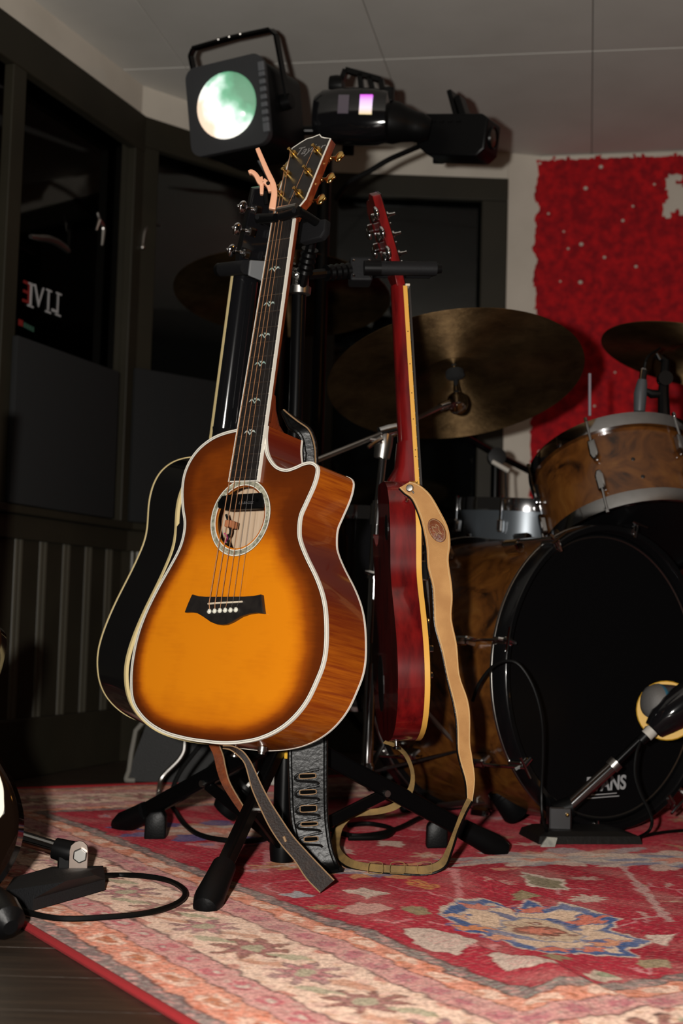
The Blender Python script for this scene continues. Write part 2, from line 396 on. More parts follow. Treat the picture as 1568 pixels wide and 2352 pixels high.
# ceiling of boards with seams
mb = MB(); mb.box((0.3, 2.2, H+.03), (6.0, 6.6, .03)); ceil = struct(mb.build('ceiling', mat('ceiling_void', (.3, .28, .26), .9), smooth=0))
ea = Vector((.172, .985, 0)).normalized(); eb = Vector((.985, -.172, 0))
Rc = Matrix((eb, ea, Vector((0, 0, 1)))).transposed()
cm = MB().box((0, 0, 0), (.5692, 1.1975, .014)).mesh('ceiling_panel', M_ceiling, None, 0, .002)
s0 = Vector((-.481, 3.944, 0))
for i in range(-3, 5):
    for j in range(-4, 2):
        c = s0+eb*((i+.5)*.571)+ea*((j+.5)*1.2)
        inst('ceiling_panel', cm, ceil, Mrot(Rc, (c.x, c.y, H+.0072)))

# walls: bay of three window walls, then the red wall
WA0 = Vector((-.905, 3.315, 0)); WA1 = Vector((-.63, 4.10, 0)); WB1 = Vector((-.125, 4.585, 0)); WC1 = Vector((.516, 4.60, 0)); WD0 = Vector((.587, 4.635, 0)); WD1 = WD0+Vector((.976, -.2, 0)).normalized()*1.3
def wallpt(px, py, P0, P1, off=0.):
    d = (P1-P0).normalized(); n = Vector((d.y, -d.x, 0)); p = onplane(px, py, P0+n*off, n); return (p-P0).dot(d), p.z
def wall(name, P0, P1, beads, frame_w, top_w, extra_mull=()):
    d = (P1-P0).normalized(); n = Vector((d.y, -d.x, 0)); L = (P1-P0).length       # n points into the room
    Fm = Matrix(((d.x, n.x, 0, P0.x), (d.y, n.y, 0, P0.y), (0, 0, 1, 0), (0, 0, 0, 1)))
    mb = MB(Fm); mb.box((L/2, -.03, .34), (L, .06, .68)); mb.box((L/2, -.05, 1.93), (L, .1, .13))
    mb.box((frame_w*.3, -.04, 1.28), (frame_w*.6, .08, 1.22)); mb.box((L-frame_w*.3, -.04, 1.28), (frame_w*.6, .08, 1.22))
    wl = struct(mb.build(name, M_greenpaint, smooth=0))
    MB(Fm).box((L/2, .004, 1.93), (L, .012, .095)).build('frieze', M_whitepaint, wl, 0)
    MB(Fm).box((L/2, .012, .672), (L, .05, .022)).build('sill_cap', M_greenpaint, wl, 0, .004)
    MB(Fm).box((L/2, .008, .63), (L, .022, .06)).build('top_rail', M_greenpaint, wl, 0, .003)
    MB(Fm).box((L/2, .010, .075), (L, .026, .15)).build('bottom_rail', M_greenpaint, wl, 0, .004)
    # frame
    MB(Fm).box((L/2, .012, 1.88-top_w/2), (L, .03, top_w)).build('frame_head', M_greenpaint, wl, 0, .003)
    for s in (frame_w/2, L-frame_w/2)+tuple(extra_mull): MB(Fm).box((s, .012, (.683+1.88-top_w)/2), (frame_w, .028, 1.88-top_w-.683)).build('frame_post', M_greenpaint, wl, 0, .003)
    MB(Fm).box((L/2, -.035, 1.25), (L-.02, .006, 1.15)).build('pane', M_glass, wl, 0)
    MB(Fm).box((L/2, -.13, 1.25), (L, .01, 1.25)).build('night_backing', M_night, wl, 0)
    bm_ = MB(); prof = [(-.019, 0), (-.016, .004), (-.010, .0065), (-.004, .004), (0, -.001), (.004, .004), (.010, .0065), (.016, .004), (.019, 0)]
    for z in (.15, .6):
        for p in prof: bm_.av((p[0], p[1], z))
    for k in range(len(prof)-1): bm_.f.append((k, k+1, len(prof)+k+1, len(prof)+k))
    me = bm_.mesh('bead', M_bead, None, 50)
    x = beads[0]
    while x < L-.01:
        inst('bead', me, wl, Fm @ Matrix.Translation((x, 0.0005, 0))); x += beads[1]
    return wl, Fm, L
dA = (WA1-WA0).normalized()
sA, _ = wallpt(195, 1450, WA0, WA1)
wallA, FA, LA = wall('wall_left', WA0, WA1, (sA % .118, .118), .06, .11, (wallpt(2, 700, WA0, WA1)[0],))
struct(MB().box((-1.62, 3.375, H/2), (1.42, .10, H)).build('wall_far_left', M_greenpaint, smooth=0))
wallB, FB, LB = wall('wall_back_left', WA1, WB1, (.05, .118), .06, .09)
wallC, FC, LC = wall('wall_back', WB1, WC1, (.05, .118), .085, .075)
# white pilaster between the window wall and the red wall
mb = MB(); dC = (WD0-WC1); mb.box(((WC1+WD0)*.5+Vector((.012, .045, H/2))), (.11, .10, H), Matrix.Rotation(math.atan2(dC.y, dC.x)*.4, 3, 'Z'))
struct(mb.build('trim_1', M_whitepaint, smooth=0))
# red wall: white board with a rough red fibre coat
dD = (WD1-WD0).normalized(); nD = Vector((dD.y, -dD.x, 0))
FD = Matrix(((dD.x, nD.x, 0, WD0.x), (dD.y, nD.y, 0, WD0.y), (0, 0, 1, 0), (0, 0, 0, 1)))
mb = MB(FD); mb.box((.65, -.05, H/2), (1.3, .1, H)); wallD = struct(mb.build('wall_right', M_whitepaint, smooth=0))
def m_redfuzz():
    m = mat('red_fibre', (.3, .01, .012), .95); nt = m.node_tree; b = nt.nodes['Principled BSDF']
    tc = nt.nodes.new('ShaderNodeTexCoord'); n = nt.nodes.new('ShaderNodeTexNoise'); n.inputs['Scale'].default_value = 38; n.inputs['Detail'].default_value = 4
    nt.links.new(tc.outputs['Object'], n.inputs['Vector'])
    r = nt.nodes.new('ShaderNodeValToRGB'); cr = r.color_ramp; cr.elements[0].position = .35; cr.elements[0].color = (.27, .0015, .008, 1); cr.elements[1].position = .68; cr.elements[1].color = (.58, .005, .010, 1)
    nt.links.new(n.outputs[0], r.inputs[0]); nt.links.new(r.outputs[0], b.inputs['Base Color'])
    bp = nt.nodes.new('ShaderNodeBump'); bp.inputs['Strength'].default_value = .6; bp.inputs['Distance'].default_value = .006
    nt.links.new(n.outputs[0], bp.inputs['Height']); nt.links.new(bp.outputs[0], b.inputs['Normal']); return m
def redcoat():
    nx, nz = 150, 190; xs = np.linspace(-.012, 1.28, nx); zs = np.linspace(.0, H+.004, nz); X, Z = np.meshgrid(xs, zs)
    rng = np.random.RandomState(3)
    nz1 = rng.rand(nz, nx)
    for _ in range(2): nz1 = (nz1+np.roll(nz1, 1, 0)+np.roll(nz1, 1, 1)+np.roll(nz1, -1, 0)+np.roll(nz1, -1, 1))/5
    Y = .008+(nz1-.5)*.03
    # bare patch of an animal-like outline near the top right, where the board shows
    bx, bz = wallpt(1552, 452, WD0, WD1)
    sh = np.zeros_like(X, bool)
    for (px, py, r1) in ((1540, 425, .016), (1548, 450, .018), (1560, 440, .014), (1538, 478, .017), (1553, 470, .015), (1566, 462, .012), (1532, 492, .010), (1568, 488, .011), (1543, 412, .009), (1555, 410, .009)):
        a, b_ = wallpt(px, py, WD0, WD1); sh |= (X-a)**2+(Z-b_)**2 < r1**2
    edge = (X < .004+.014*rng.rand(nz, nx)) | (Z > H-.001-.014*rng.rand(nz, nx))
    keep = ~(sh | edge)
    mb = MB(FD)
    for j in range(nz):
        for i in range(nx): mb.av((X[j, i]+rng.uniform(-.003, .003), Y[j, i], Z[j, i]+rng.uniform(-.003, .003)))
    for j in range(nz-1):
        for i in range(nx-1):
            if keep[j, i] and keep[j+1, i] and keep[j, i+1] and keep[j+1, i+1]: mb.f.append((j*nx+i, j*nx+i+1, (j+1)*nx+i+1, (j+1)*nx+i))
    o = mb.build('fibre_coat', m_redfuzz(), wallD, 180); o['kind'] = 'stuff'
redcoat()
sp = [(1345, 437), (1453, 478), (1430, 511), (1295, 536), (1335, 565), (1260, 495), (1388, 595), (1287, 650), (1333, 652), (1502, 428), (1460, 616), (1412, 858), (1240, 1040), (1365, 935), (1240, 380), (1275, 372), (1380, 388), (1305, 575)]
fm = MB().ball((0, 0, 0), (.006, .004, .005), 7, 5).mesh('white_fleck', M_whitepaint, None, 60)
for k, (px, py) in enumerate(sp):
    a, b_ = wallpt(px, py, WD0, WD1); inst('white_fleck', fm, wallD, FD @ Matrix.Translation((a, .022, b_)) @ Matrix.Scale((1.3, .8, 1, .7)[k % 4], 4))

# lettering stuck on the left window, seen from its back
Aw = thing('window_lettering', 'mirrored white LIVE lettering on the dark left window', 'lettering', mtx=FA)
for ch, px0, py0, mt_ in (('L', 129, 697, M_letter), ('I', 112, 692, M_letter), ('V', 90, 684, M_letter), ('E', 62, 674, M_redletter)):
    a, b_ = wallpt(px0, py0, WA0, WA1, -.028)
    R = Matrix(((1, 0, 0), (0, 0, 1), (0, 1, 0)))
    text('letter', ch, mt_, Aw, Mrot(Matrix(((1, 0, 0), (0, 0, -1), (0, 1, 0))), (a, -.029, b_)), .082, .0005, True)
    if ch == 'E': MB(FA).box((a+.020, -.0285, b_), (.009, .001, .060)).build('letter_stem', M_letter, Aw, 0)
    if ch in 'LIE':
        for dz in (-.029, .029):
            if ch == 'L' and dz > 0: pass
            q = MB(FA).box((a+{'L': .013, 'I': 0, 'E': .020}[ch], -.0285, b_+dz), (.028, .001, .005)).build('serif', M_letter, Aw, 0)
a, b_ = wallpt(58, 745, WA0, WA1, -.028)
MB(FA).box((a-.02, -.029, b_), (.02, .001, .016)).build('badge', M_redletter, Aw, 0)
for k in range(4): MB(FA).box((a+.0+k*.013, -.029, b_-.002-.001*k), (.010, .001, .013)).build('small_letter', M_greenletter, Aw, 0)

# dark cloth boards standing in the left windows
for (xa, xb, ya, yb, P0, P1, lb) in ((30, 268, 770, 1196, WA0, WA1, 'wide charcoal cloth board standing in the left window under the lettering'), (306, 505, 845, 1205, WA1, WB1, 'charcoal cloth board in the corner window behind the black guitar')):
    d = (P1-P0).normalized(); n = Vector((d.y, -d.x, 0)); s1, z1 = wallpt(xa, ya, P0, P1, .03); s2, _ = wallpt(xb, ya, P0, P1, .03)
    Fm = Matrix(((d.x, n.x, 0, P0.x), (d.y, n.y, 0, P0.y), (0, 0, 1, 0), (0, 0, 0, 1)))
    solo(MB(Fm).box(((s1+s2)/2, .036, (z1+.684)/2), (s2-s1, .018, z1-.684)), 'cloth_board', M_fabric, lb, 'board', Fm @ Vector(((s1+s2)/2, .036, .684)), bevel=.004)

# small silver fittings at the left window
def fitting(pts, r, lb, off=.02):
    P = []
    for px, py in pts:
        d = (WA1-WA0).normalized(); n = Vector((d.y, -d.x, 0)); P.append(onplane(px, py, WA0+n*off, n))
    P = spline(P, 4); rr = [r*(.55+.45*math.sin(math.pi*(k+.5)/len(P))) for k in range(len(P))]
    return MB().tube(P, rr, 8), P
mb, P = fitting([(70, 543), (88, 546), (108, 548), (130, 556), (150, 570), (158, 578)], .010, '')
solo(mb, 'window_latch', M_nickel, 'flat silver latch on the left window above the lettering', 'latch', P[-1])
mb, P = fitting([(224, 488), (229, 505), (237, 522), (236, 545), (234, 564)], .006, '')
mb.tube([P[4], P[4]+Vector((-.008, -.002, -.03))], [.006, .003], 8)
solo(mb, 'window_hook', M_nickel, 'thin silver hook hanging in the left window', 'hook', P[-1])
mb, P = fitting([(327, 568), (329, 545), (333, 528), (341, 518), (352, 515), (366, 519)], .007, '', .03)
mb.ball(P[0], .008); solo(mb, 'window_tap', M_nickel, 'curved silver tap-like fitting on the left window near the corner', 'fitting', P[0])

# =================================================================== RUG
def rug():
    E1 = np.array([.52, -.855]); E2 = np.array([.855, .52]); V0, UN, UF = .658, -.895, -3.25; VR = 2.75
    us = [UF]; st = .0075
    while us[-1] < UN:
        f_ = (us[-1]-UF)/(UN-UF); us.append(us[-1]+.0075-.0049*min(1, f_*1.15))
    us = np.array(us); vs = np.unique(np.concatenate([np.arange(V0, 1.75, .0027), np.arange(1.75, VR, .006)]+[vc+np.array([-.003, -.0015, -.0005, .0005, .0015, .003]) for vc in (1.128, 1.425)]))
    Ug, Vg = np.meshgrid(us, vs, indexing='ij'); X = Ug*E1[0]+Vg*E2[0]; Y = Ug*E1[1]+Vg*E2[1]
    nu, nv = Ug.shape
    def smooth_noise(sc_, seed):
        rng = np.random.RandomState(seed); out = np.zeros_like(Ug)
        for k in range(7):
            a = rng.uniform(0, 2*np.pi); fq = sc_*rng.uniform(.6, 1.7); out += np.sin((Ug*np.cos(a)+Vg*np.sin(a))*fq*6.28+rng.uniform(0, 6.28))
        return out/7**.5
    WU = Ug+.0032*smooth_noise(26, 1)+.0012*smooth_noise(80, 3); WV = Vg+.0032*smooth_noise(26, 2)+.0012*smooth_noise(80, 4)
    colr = np.zeros((nu, nv, 3))
    def C(*c):
        q = np.array(srgb(*c)); g = q.mean(); return np.clip(g+(q-g)*1.0, .004, 1)*np.array((.68, .655, .67))
    red = C(172, 48, 62); red2 = C(146, 34, 48); cream = C(232, 200, 176); pink = C(208, 152, 142); grey = C(132, 112, 108); orange = C(224, 152, 126); dark = C(84, 62, 58); mauve = C(160, 116, 118); blue = C(62, 92, 140); blue2 = C(96, 118, 150); bone = C(204, 186, 168); olive = C(150, 138, 104); salmon = C(214, 120, 92); brown = C(128, 70, 60); green = C(140, 152, 118)
    def put(mask, c, op=1.0):
        mk = (mask*op)[..., None]; colr[:] = colr*(1-mk)+np.asarray(c)*mk
    def sm(x, a, b): return np.clip((x-a)/(b-a), 0, 1)
    # field
    put(np.ones_like(Ug), red); put(sm(smooth_noise(3, 5), -.2, 1.), red2, .7); put(sm(smooth_noise(40, 9), .3, 1.2), C(196, 70, 76), .35)
    # border: distance from the nearest rug edge (left, far, near)
    dl = WV-V0; df = WU-UF; dn = UN-WU; dist = np.minimum(np.minimum(dl, df), dn)
    along = np.where(dl <= np.minimum(df, dn), WU, WV)
    n1, n2, n3, n4 = smooth_noise(45, 11), smooth_noise(70, 12), smooth_noise(22, 13), smooth_noise(90, 14)
    def band(a, b, base): put(((dist >= a) & (dist < b)).astype(float), base); return ((dist >= a) & (dist < b)).astype(float)
    b = band(-.1, .032, grey); put(b*sm(n1, .2, .9), pink, .75); put(b*sm(n2, .5, 1.), dark, .5); put(b*sm(n4, .8, 1.3), C(150, 166, 150), .6)
    b = band(.032, .092, orange)
    ph = (along % .105)/.105
    put(b*((((dist-.062)/.020)**2+((ph-.5)*.105/.034)**2) < 1), cream, .8); put(b*((((dist-.062)/.010)**2+((ph-.5)*.105/.02)**2) < 1), C(176, 96, 52), .8)
    put(b*sm(n1, .35, .9), C(180, 92, 62), .65); put(b*sm(n4, .6, 1.2), brown, .5); put(b*sm(n2, .7, 1.2), bone, .5)
    b = band(.092, .143, pink); ph = ((along+.03) % .07)/.07
    put(b*((((dist-.118)/.014)**2+((ph-.5)*.07/.02)**2) < 1), C(190, 96, 104), .8); put(b*((((dist-.118)/.006)**2+((ph-.5)*.07/.009)**2) < 1), bone, .9); put(b*sm(n4, .4, 1.1), mauve, .6); put(b*sm(n1, .6, 1.2), bone, .5)
    b = band(.143, .283, cream)
    put(b*sm(n3, .3, 1.), pink, .35); put(b*sm(n1, .75, 1.3), C(196, 150, 118), .6)
    per = .27
    for off, cA, cB, R_ in ((0., brown, C(176, 120, 118), .056), (.135, C(150, 110, 112), C(208, 130, 132), .05)):
        k = np.round((along-off)/per); dx = along-off-k*per; dy = dist-.213
        rr = np.hypot(dx, dy*1.05); th = np.arctan2(dy, dx); pet = R_*(.72+.28*np.cos(th*8))
        put(b*(rr < pet), cA, .8); put(b*(rr < pet*.72), cB, .55); put(b*(rr < .016), C(176, 170, 140), .9)
        put(b*(np.abs(rr-pet) < .0020), dark, .75); put(b*(np.abs(rr-pet*.55) < .0014), dark, .45)
        for sgn in (-1, 1):
            lx = dx-sgn*.072; ly = dy+sgn*.022; put(b*(((lx/.03)**2+((ly-lx*.5)/.011)**2) < 1), green if off else C(190, 130, 100), .65)
            put(b*(((lx/.016)**2+((ly+.045*sgn)/.012)**2) < 1), C(186, 108, 96), .7)
    b = band(.283, .331, pink); ph = (along % .06)/.06
    put(b*((((dist-.306)/.013)**2+((ph-.5)*.06/.017)**2) < 1), C(178, 100, 110), .75); put(b*sm(n4, .3, 1.), mauve, .7); put(b*sm(n2, .7, 1.2), bone, .5)
    b = band(.331, .367, orange); ph = (along % .09)/.09
    put(b*((((dist-.349)/.013)**2+((ph-.5)*.09/.028)**2) < 1), cream, .85); put(b*sm(n1, .3, .9), C(178, 96, 56), .7)
    b = band(.367, .392, grey); put(b*sm(n1, .2, .9), pink, .7); put(b*sm(n4, .5, 1.1), C(150, 168, 150), .7); put(b*sm(n2, .6, 1.1), dark, .5)
    for d0, w_ in ((.032, .0022), (.092, .0018), (.143, .0026), (.283, .0026), (.331, .0018), (.367, .002), (.392, .0024)):
        put(np.clip(1.3-np.abs(dist-d0)/w_, 0, 1), dark, .85)
    fld = (dist > .394).astype(float)
    # helpers placing motifs on the field at measured floor points
    def P(px, py):
        q = fl(px, py); return np.array([q.x*E1[0]+q.y*E1[1], q.x*E2[0]+q.y*E2[1]])
    def poly(pts, wu=None):
        A = [P(*p) for p in pts]; ins = np.zeros(Ug.shape, bool); u = WU; v = WV
        for (u1, v1), (u2, v2) in zip(A, A[1:]+A[:1]):
            c = ((v1 > v) != (v2 > v)) & (u < (u2-u1)*(v-v1)/((v2-v1) if v2 != v1 else 1e-9)+u1); ins ^= c
        return ins.astype(float)*fld
    def grow(pts, f_):
        cx = sum(p[0] for p in pts)/len(pts); cy = sum(p[1] for p in pts)/len(pts); return [(cx+(p[0]-cx)*f_, cy+(p[1]-cy)*f_) for p in pts]
    def line(pts, wd, c, op=.8):
        A = [P(*p) for p in pts]
        for a, b_ in zip(A, A[1:]):
            ab = b_-a; t = np.clip(((WU-a[0])*ab[0]+(WV-a[1])*ab[1])/(ab@ab), 0, 1); d = np.hypot(WU-a[0]-t*ab[0], WV-a[1]-t*ab[1]); put((d < wd)*fld, c, op)
    def ell(px, py, a, b_, ang, c, op=.9, lobes=0):
        q = P(px, py); du = WU-q[0]; dv = WV-q[1]; ca, sa = math.cos(ang), math.sin(ang); x = (dv*ca+du*sa)/a; y = (-dv*sa+du*ca)/b_
        r = np.hypot(x, y); lim = 1. if not lobes else .78+.22*np.cos(np.arctan2(y, x)*lobes); put((r < lim)*fld, c, op)
    k4 = lambda L: [(600+x/1.62, 1900+y/1.62) for x, y in L]
    # scattered pale flowers, leaves and tendrils over the whole field
    rng = np.random.RandomState(21)
    for k in range(70):
        u_ = rng.uniform(UF+.42, UN-.42); v_ = rng.uniform(V0+.42, VR-.1); a = rng.uniform(.02, .05); ang = rng.uniform(0, 6.28)
        if -1.75 < u_ < -1.38 and 1.05 < v_ < 1.6: continue
        du = WU-u_; dv = WV-v_; x = (dv*math.cos(ang)+du*math.sin(ang))/a; y = (-dv*math.sin(ang)+du*math.cos(ang))/(a*rng.uniform(.35, .8))
        r = np.hypot(x, y); put((r < .75+.25*np.cos(np.arctan2(y, x)*rng.choice([3, 5, 6, 7])))*fld, [bone, C(206, 150, 146), olive, C(196, 160, 130)][k % 4], .62)
        put((r < .35)*fld, [mauve, blue2, salmon, bone][k % 4], .5)
    for k in range(46):
        u_ = rng.uniform(UF+.42, UN-.42); v_ = rng.uniform(V0+.42, VR-.1); R_ = rng.uniform(.03, .08)
        d = np.abs(np.hypot(WU-u_, WV-v_)-R_); sec = np.cos(np.arctan2(WU-u_, WV-v_)-rng.uniform(0, 6.28)) > rng.uniform(-.3, .5)
        put((d < .0028)*sec*fld, C(206, 146, 146), .65)
    # the large blue-edged medallion in the foreground
    med = [(660, 350), (740, 300), (830, 285), (900, 300), (940, 330), (990, 290), (1060, 320), (1110, 310), (1180, 325), (1330, 375), (1290, 400), (1440, 445), (1350, 470), (1400, 502), (1240, 490), (1150, 490), (1070, 505), (960, 465), (900, 440), (820, 415), (740, 405), (730, 370)]
    put(poly(k4(grow(med, 1.05))), bone, .95); put(poly(k4(grow(med, 1.0))), blue, .95); put(poly(k4(grow(med, .87))), bone, .95); put(poly(k4(grow(med, .83))), C(218, 188, 158), .95)
    for x, y, a, b_, an, c in ((800, 312, .030, .022, .3, salmon), (790, 395, .032, .026, .3, C(220, 140, 84)), (1010, 318, .028, .018, .2, salmon), (1210, 365, .04, .026, .1, salmon), (1290, 445, .034, .02, .2, C(216, 150, 110)), (1090, 480, .03, .018, 0, salmon), (890, 430, .024, .018, 0, C(216, 150, 110)), (1230, 470, .026, .018, 0, salmon), (720, 350, .024, .014, 0, C(220, 170, 130))):
        ell(600 and 600+x/1.62, 1900+y/1.62, a*1.25, b_*1.3, an, blue, .85, 5); ell(600+x/1.62, 1900+y/1.62, a, b_, an, c, .9, 5)
    for pts in ([(880, 330), (960, 360), (1080, 350), (1180, 390)], [(840, 400), (940, 420), (1060, 440), (1160, 430), (1260, 440)]): line(k4(pts), .007, blue, .8)
    inn = [(900, 360), (980, 345), (1060, 352), (1140, 385), (1200, 420), (1150, 440), (1060, 440), (960, 420), (900, 395)]
    put(poly(k4(grow(inn, 1.08))), blue2, .7); put(poly(k4(inn)), C(206, 180, 148), .95)
    ell(600+1032/1.62, 1900+396/1.62, .038, .034, 0, brown, .9); ell(600+1032/1.62, 1900+396/1.62, .033, .029, 0, C(214, 132, 108), .9, 9)
    for x, y in ((930, 375), (1015, 365), (1165, 410), (1060, 425)): ell(600+x/1.62, 1900+y/1.62, .012, .010, 0, brown, .8, 6); ell(600+x/1.62, 1900+y/1.62, .005, .004, 0, bone, .8)
    # olive diamond and pale flowers
    put(poly(k4([(965, 185), (1060, 205), (1120, 215), (1145, 255), (1060, 250), (985, 232)])), bone); put(poly(k4([(980, 195), (1060, 213), (1110, 222), (1125, 248), (1060, 243), (995, 226)])), C(120, 112, 84), .9)
    ell(600+1215/1.62, 2074, .035, .03, .2, bone, .8, 9); ell(600+1210/1.62, 2029, .034, .022, .1, bone, .6, 9); ell(600+885/1.62, 2040, .034, .022, .1, C(206, 158, 144), .7, 7); ell(600+900/1.62, 2008, .03, .015, .2, C(204, 150, 120), .7, 3)
    for pts, c in (([(530, 415), (620, 405), (720, 420), (790, 440), (800, 470), (720, 500), (640, 485), (560, 450)], bone), ([(845, 510), (930, 500), (1020, 515), (1110, 560), (1140, 585), (1000, 575), (930, 570), (870, 545)], bone), ([(1040, 510), (1150, 510), (1120, 540), (1080, 535)], olive), ([(1190, 580), (1250, 550), (1340, 580), (1270, 600)], C(200, 184, 160)), ([(1390, 515), (1500, 515), (1530, 545), (1430, 545)], olive), ([(1440, 425), (1540, 435), (1500, 465), (1450, 450)], bone), ([(510, 335), (600, 335), (635, 350), (580, 365)], olive), ([(935, 265), (1000, 262), (1030, 285), (940, 288)], olive), ([(60, 265), (130, 255), (205, 270), (120, 285)], C(170, 170, 170)), ([(300, 260), (380, 248), (480, 268), (420, 275), (380, 290), (370, 270)], bone), ([(270, 335), (360, 300), (440, 315), (490, 345), (380, 360)], C(206, 160, 146)), ([(1240, 570), (1290, 560), (1310, 572), (1255, 582)], green)):
        put(poly(k4(grow(pts, 1.07))), C(120, 40, 46), .45); put(poly(k4(pts)), c, .9)
        if c is bone: put(poly(k4(grow(pts, .6)))*sm(n4, .0, .8), C(206, 156, 146), .7)
    for pts, c, wd in (([(700, 170), (720, 210), (735, 250), (738, 285)], C(210, 130, 130), .006), ([(1345, 165), (1390, 215), (1440, 270), (1500, 345), (1520, 365)], C(196, 160, 152), .007), ([(1500, 345), (1430, 352), (1340, 362)], C(196, 150, 144), .005), ([(480, 235), (560, 265), (640, 290), (700, 295)], C(206, 130, 130), .004), ([(20, 95), (25, 130), (10, 160), (15, 180)], C(196, 130, 130), .008), ([(440, 385), (500, 395), (560, 380)], C(206, 130, 130), .004), ([(630, 385), (680, 390)], C(206, 130, 130), .004), ([(770, 480), (860, 475), (870, 460)], C(206, 130, 130), .004), ([(1380, 545), (1440, 560), (1450, 545)], C(206, 140, 140), .004), ([(1440, 350), (1410, 330)], C(200, 160, 150), .004), ([(560, 215), (650, 262)], C(214, 150, 84), .0035), ([(575, 212), (662, 255)], C(214, 150, 84), .0035), ([(545, 222), (635, 268)], C(214, 150, 84), .0035)):
        line(k4(pts), wd, c, .8)
    # other medallions further back
    for (px, py, a, b_, c1, c2) in ((865, 2010, .13, .08, C(206, 150, 100), blue2), (500, 1915, .22, .16, blue, C(206, 150, 110)), (1300, 1978, .26, .10, C(160, 160, 158), C(196, 140, 116)), (1250, 1985, .2, .07, bone, C(150, 150, 150)), (1560, 1985, .2, .1, bone, blue2), (690, 1995, .1, .05, C(200, 150, 100), C(150, 100, 70))):
        ell(px, py, a, b_, .2, c1, .75, 9); ell(px, py, a*.75, b_*.72, .2, c2, .7, 7); ell(px, py, a*.5, b_*.5, .2, bone, .7, 6); ell(px, py, a*.3, b_*.3, .2, salmon, .7, 8)
    put(poly([(870, 1937), (925, 1940), (923, 1955), (868, 1948)]), bone, .8)
    # wear, and fold shade painted dark along the two creases
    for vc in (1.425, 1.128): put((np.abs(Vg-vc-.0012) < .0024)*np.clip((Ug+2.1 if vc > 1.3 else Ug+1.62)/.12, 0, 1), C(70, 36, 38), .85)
    put(sm(smooth_noise(6, 31), .0, 1.6), bone, .20); put(sm(smooth_noise(60, 33), .3, 1.4), bone, .22); put(sm(smooth_noise(50, 34), .4, 1.5), dark, .30); put(sm(n2, .9, 1.6), dark, .12)
    # height: soft folds plus two hard creases along the rug
    z = .006+.0016*smooth_noise(2.2, 41)+.0008*smooth_noise(6, 42)
    for vc in (1.425, 1.128):
        on = np.clip((Ug+2.1 if vc > 1.3 else Ug+1.62)/.12, 0, 1); z += on*.0065*np.where(Vg < vc, np.exp(-((vc-Vg)/.035)**2), 0)
    q = P(1270, 2275); z += .010*np.exp(-(((Ug-q[0])*.6+(Vg-q[1])*.8)/.035)**2-(((Ug-q[0])*-.8+(Vg-q[1])*.6)/.16)**2)
    q = P(1000, 2070); z += .009*np.exp(-(((Ug-q[0])*.8+(Vg-q[1])*.6)/.05)**2-(((Ug-q[0])*-.6+(Vg-q[1])*.8)/.3)**2)
    ed = np.minimum(np.minimum(Vg-V0, Ug-UF), UN-Ug); z *= np.clip(.7+ed/.03, .7, 1)
    me = bpy.data.meshes.new('pile'); vv = np.stack([X, Y, z], -1).reshape(-1, 3)
    i = np.arange(nu*nv).reshape(nu, nv); fa = np.stack([i[:-1, :-1], i[:-1, 1:], i[1:, 1:], i[1:, :-1]], -1).reshape(-1, 4)
    me.vertices.add(len(vv)); me.vertices.foreach_set('co', vv.ravel())
    me.loops.add(fa.size); me.loops.foreach_set('vertex_index', fa.ravel()); me.polygons.add(len(fa))
    me.polygons.foreach_set('loop_start', np.arange(0, fa.size, 4)); me.update(calc_edges=True); me.validate()
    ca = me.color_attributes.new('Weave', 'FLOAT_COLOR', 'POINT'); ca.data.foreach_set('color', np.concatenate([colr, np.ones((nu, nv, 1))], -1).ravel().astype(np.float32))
    me.polygons.foreach_set('use_smooth', [True]*len(me.polygons))
    if me.polygons[0].normal.z < 0: me.flip_normals()
    m = bpy.data.materials.new('woven_rug'); m.use_nodes = True; nt = m.node_tree; b = nt.nodes['Principled BSDF']; b.inputs['Roughness'].default_value = .95; b.inputs['Specular IOR Level'].default_value = .15; b.inputs['Sheen Weight'].default_value = .0
    if 'Diffuse Roughness' in b.inputs: b.inputs['Diffuse Roughness'].default_value = 1.0
    at_ = nt.nodes.new('ShaderNodeAttribute'); at_.attribute_name = 'Weave'
    tc = nt.nodes.new('ShaderNodeTexCoord')
    n = nt.nodes.new('ShaderNodeTexNoise'); n.inputs['Scale'].default_value = 190; n.inputs['Detail'].default_value = 6; n.inputs['Roughness'].default_value = .7; nt.links.new(tc.outputs['Object'], n.inputs['Vector'])
    hs = nt.nodes.new('ShaderNodeHueSaturation'); mr = nt.nodes.new('ShaderNodeMapRange'); mr.inputs[1].default_value = .28; mr.inputs[2].default_value = .72; mr.inputs[3].default_value = .42; mr.inputs[4].default_value = 1.35
    nt.links.new(n.outputs[0], mr.inputs[0]); nt.links.new(mr.outputs[0], hs.inputs['Value']); nt.links.new(at_.outputs['Color'], hs.inputs['Color'])
    hs.inputs['Saturation'].default_value = 1.0
    nt.links.new(hs.outputs[0], b.inputs['Base Color'])
    bp = nt.nodes.new('ShaderNodeBump'); bp.inputs['Strength'].default_value = .5; bp.inputs['Distance'].default_value = .0015; nt.links.new(n.outputs[0], bp.inputs['Height']); nt.links.new(bp.outputs[0], b.inputs['Normal'])
    me.materials.append(m)
    t = thing('persian_rug', 'red and cream patterned oriental rug lying on the floor', 'rug', (0, 0, 0))
    o = bpy.data.objects.new('pile', me); COL.objects.link(o); o.parent = t
    # stitched red edge
    ed = []
    for u in np.arange(UF, UN, .03): ed.append((u*E1[0]+V0*E2[0], u*E1[1]+V0*E2[1], .0045))
    MB().tube(ed, .0055, 8).build('bound_edge', mat('red_edge', (.36, .012, .016), .9, bump=(900, .6)), t, label='red overlocked edge of the rug')
    ed = [(UF*E1[0]+v*E2[0], UF*E1[1]+v*E2[1], .0045) for v in np.arange(V0, VR, .05)]
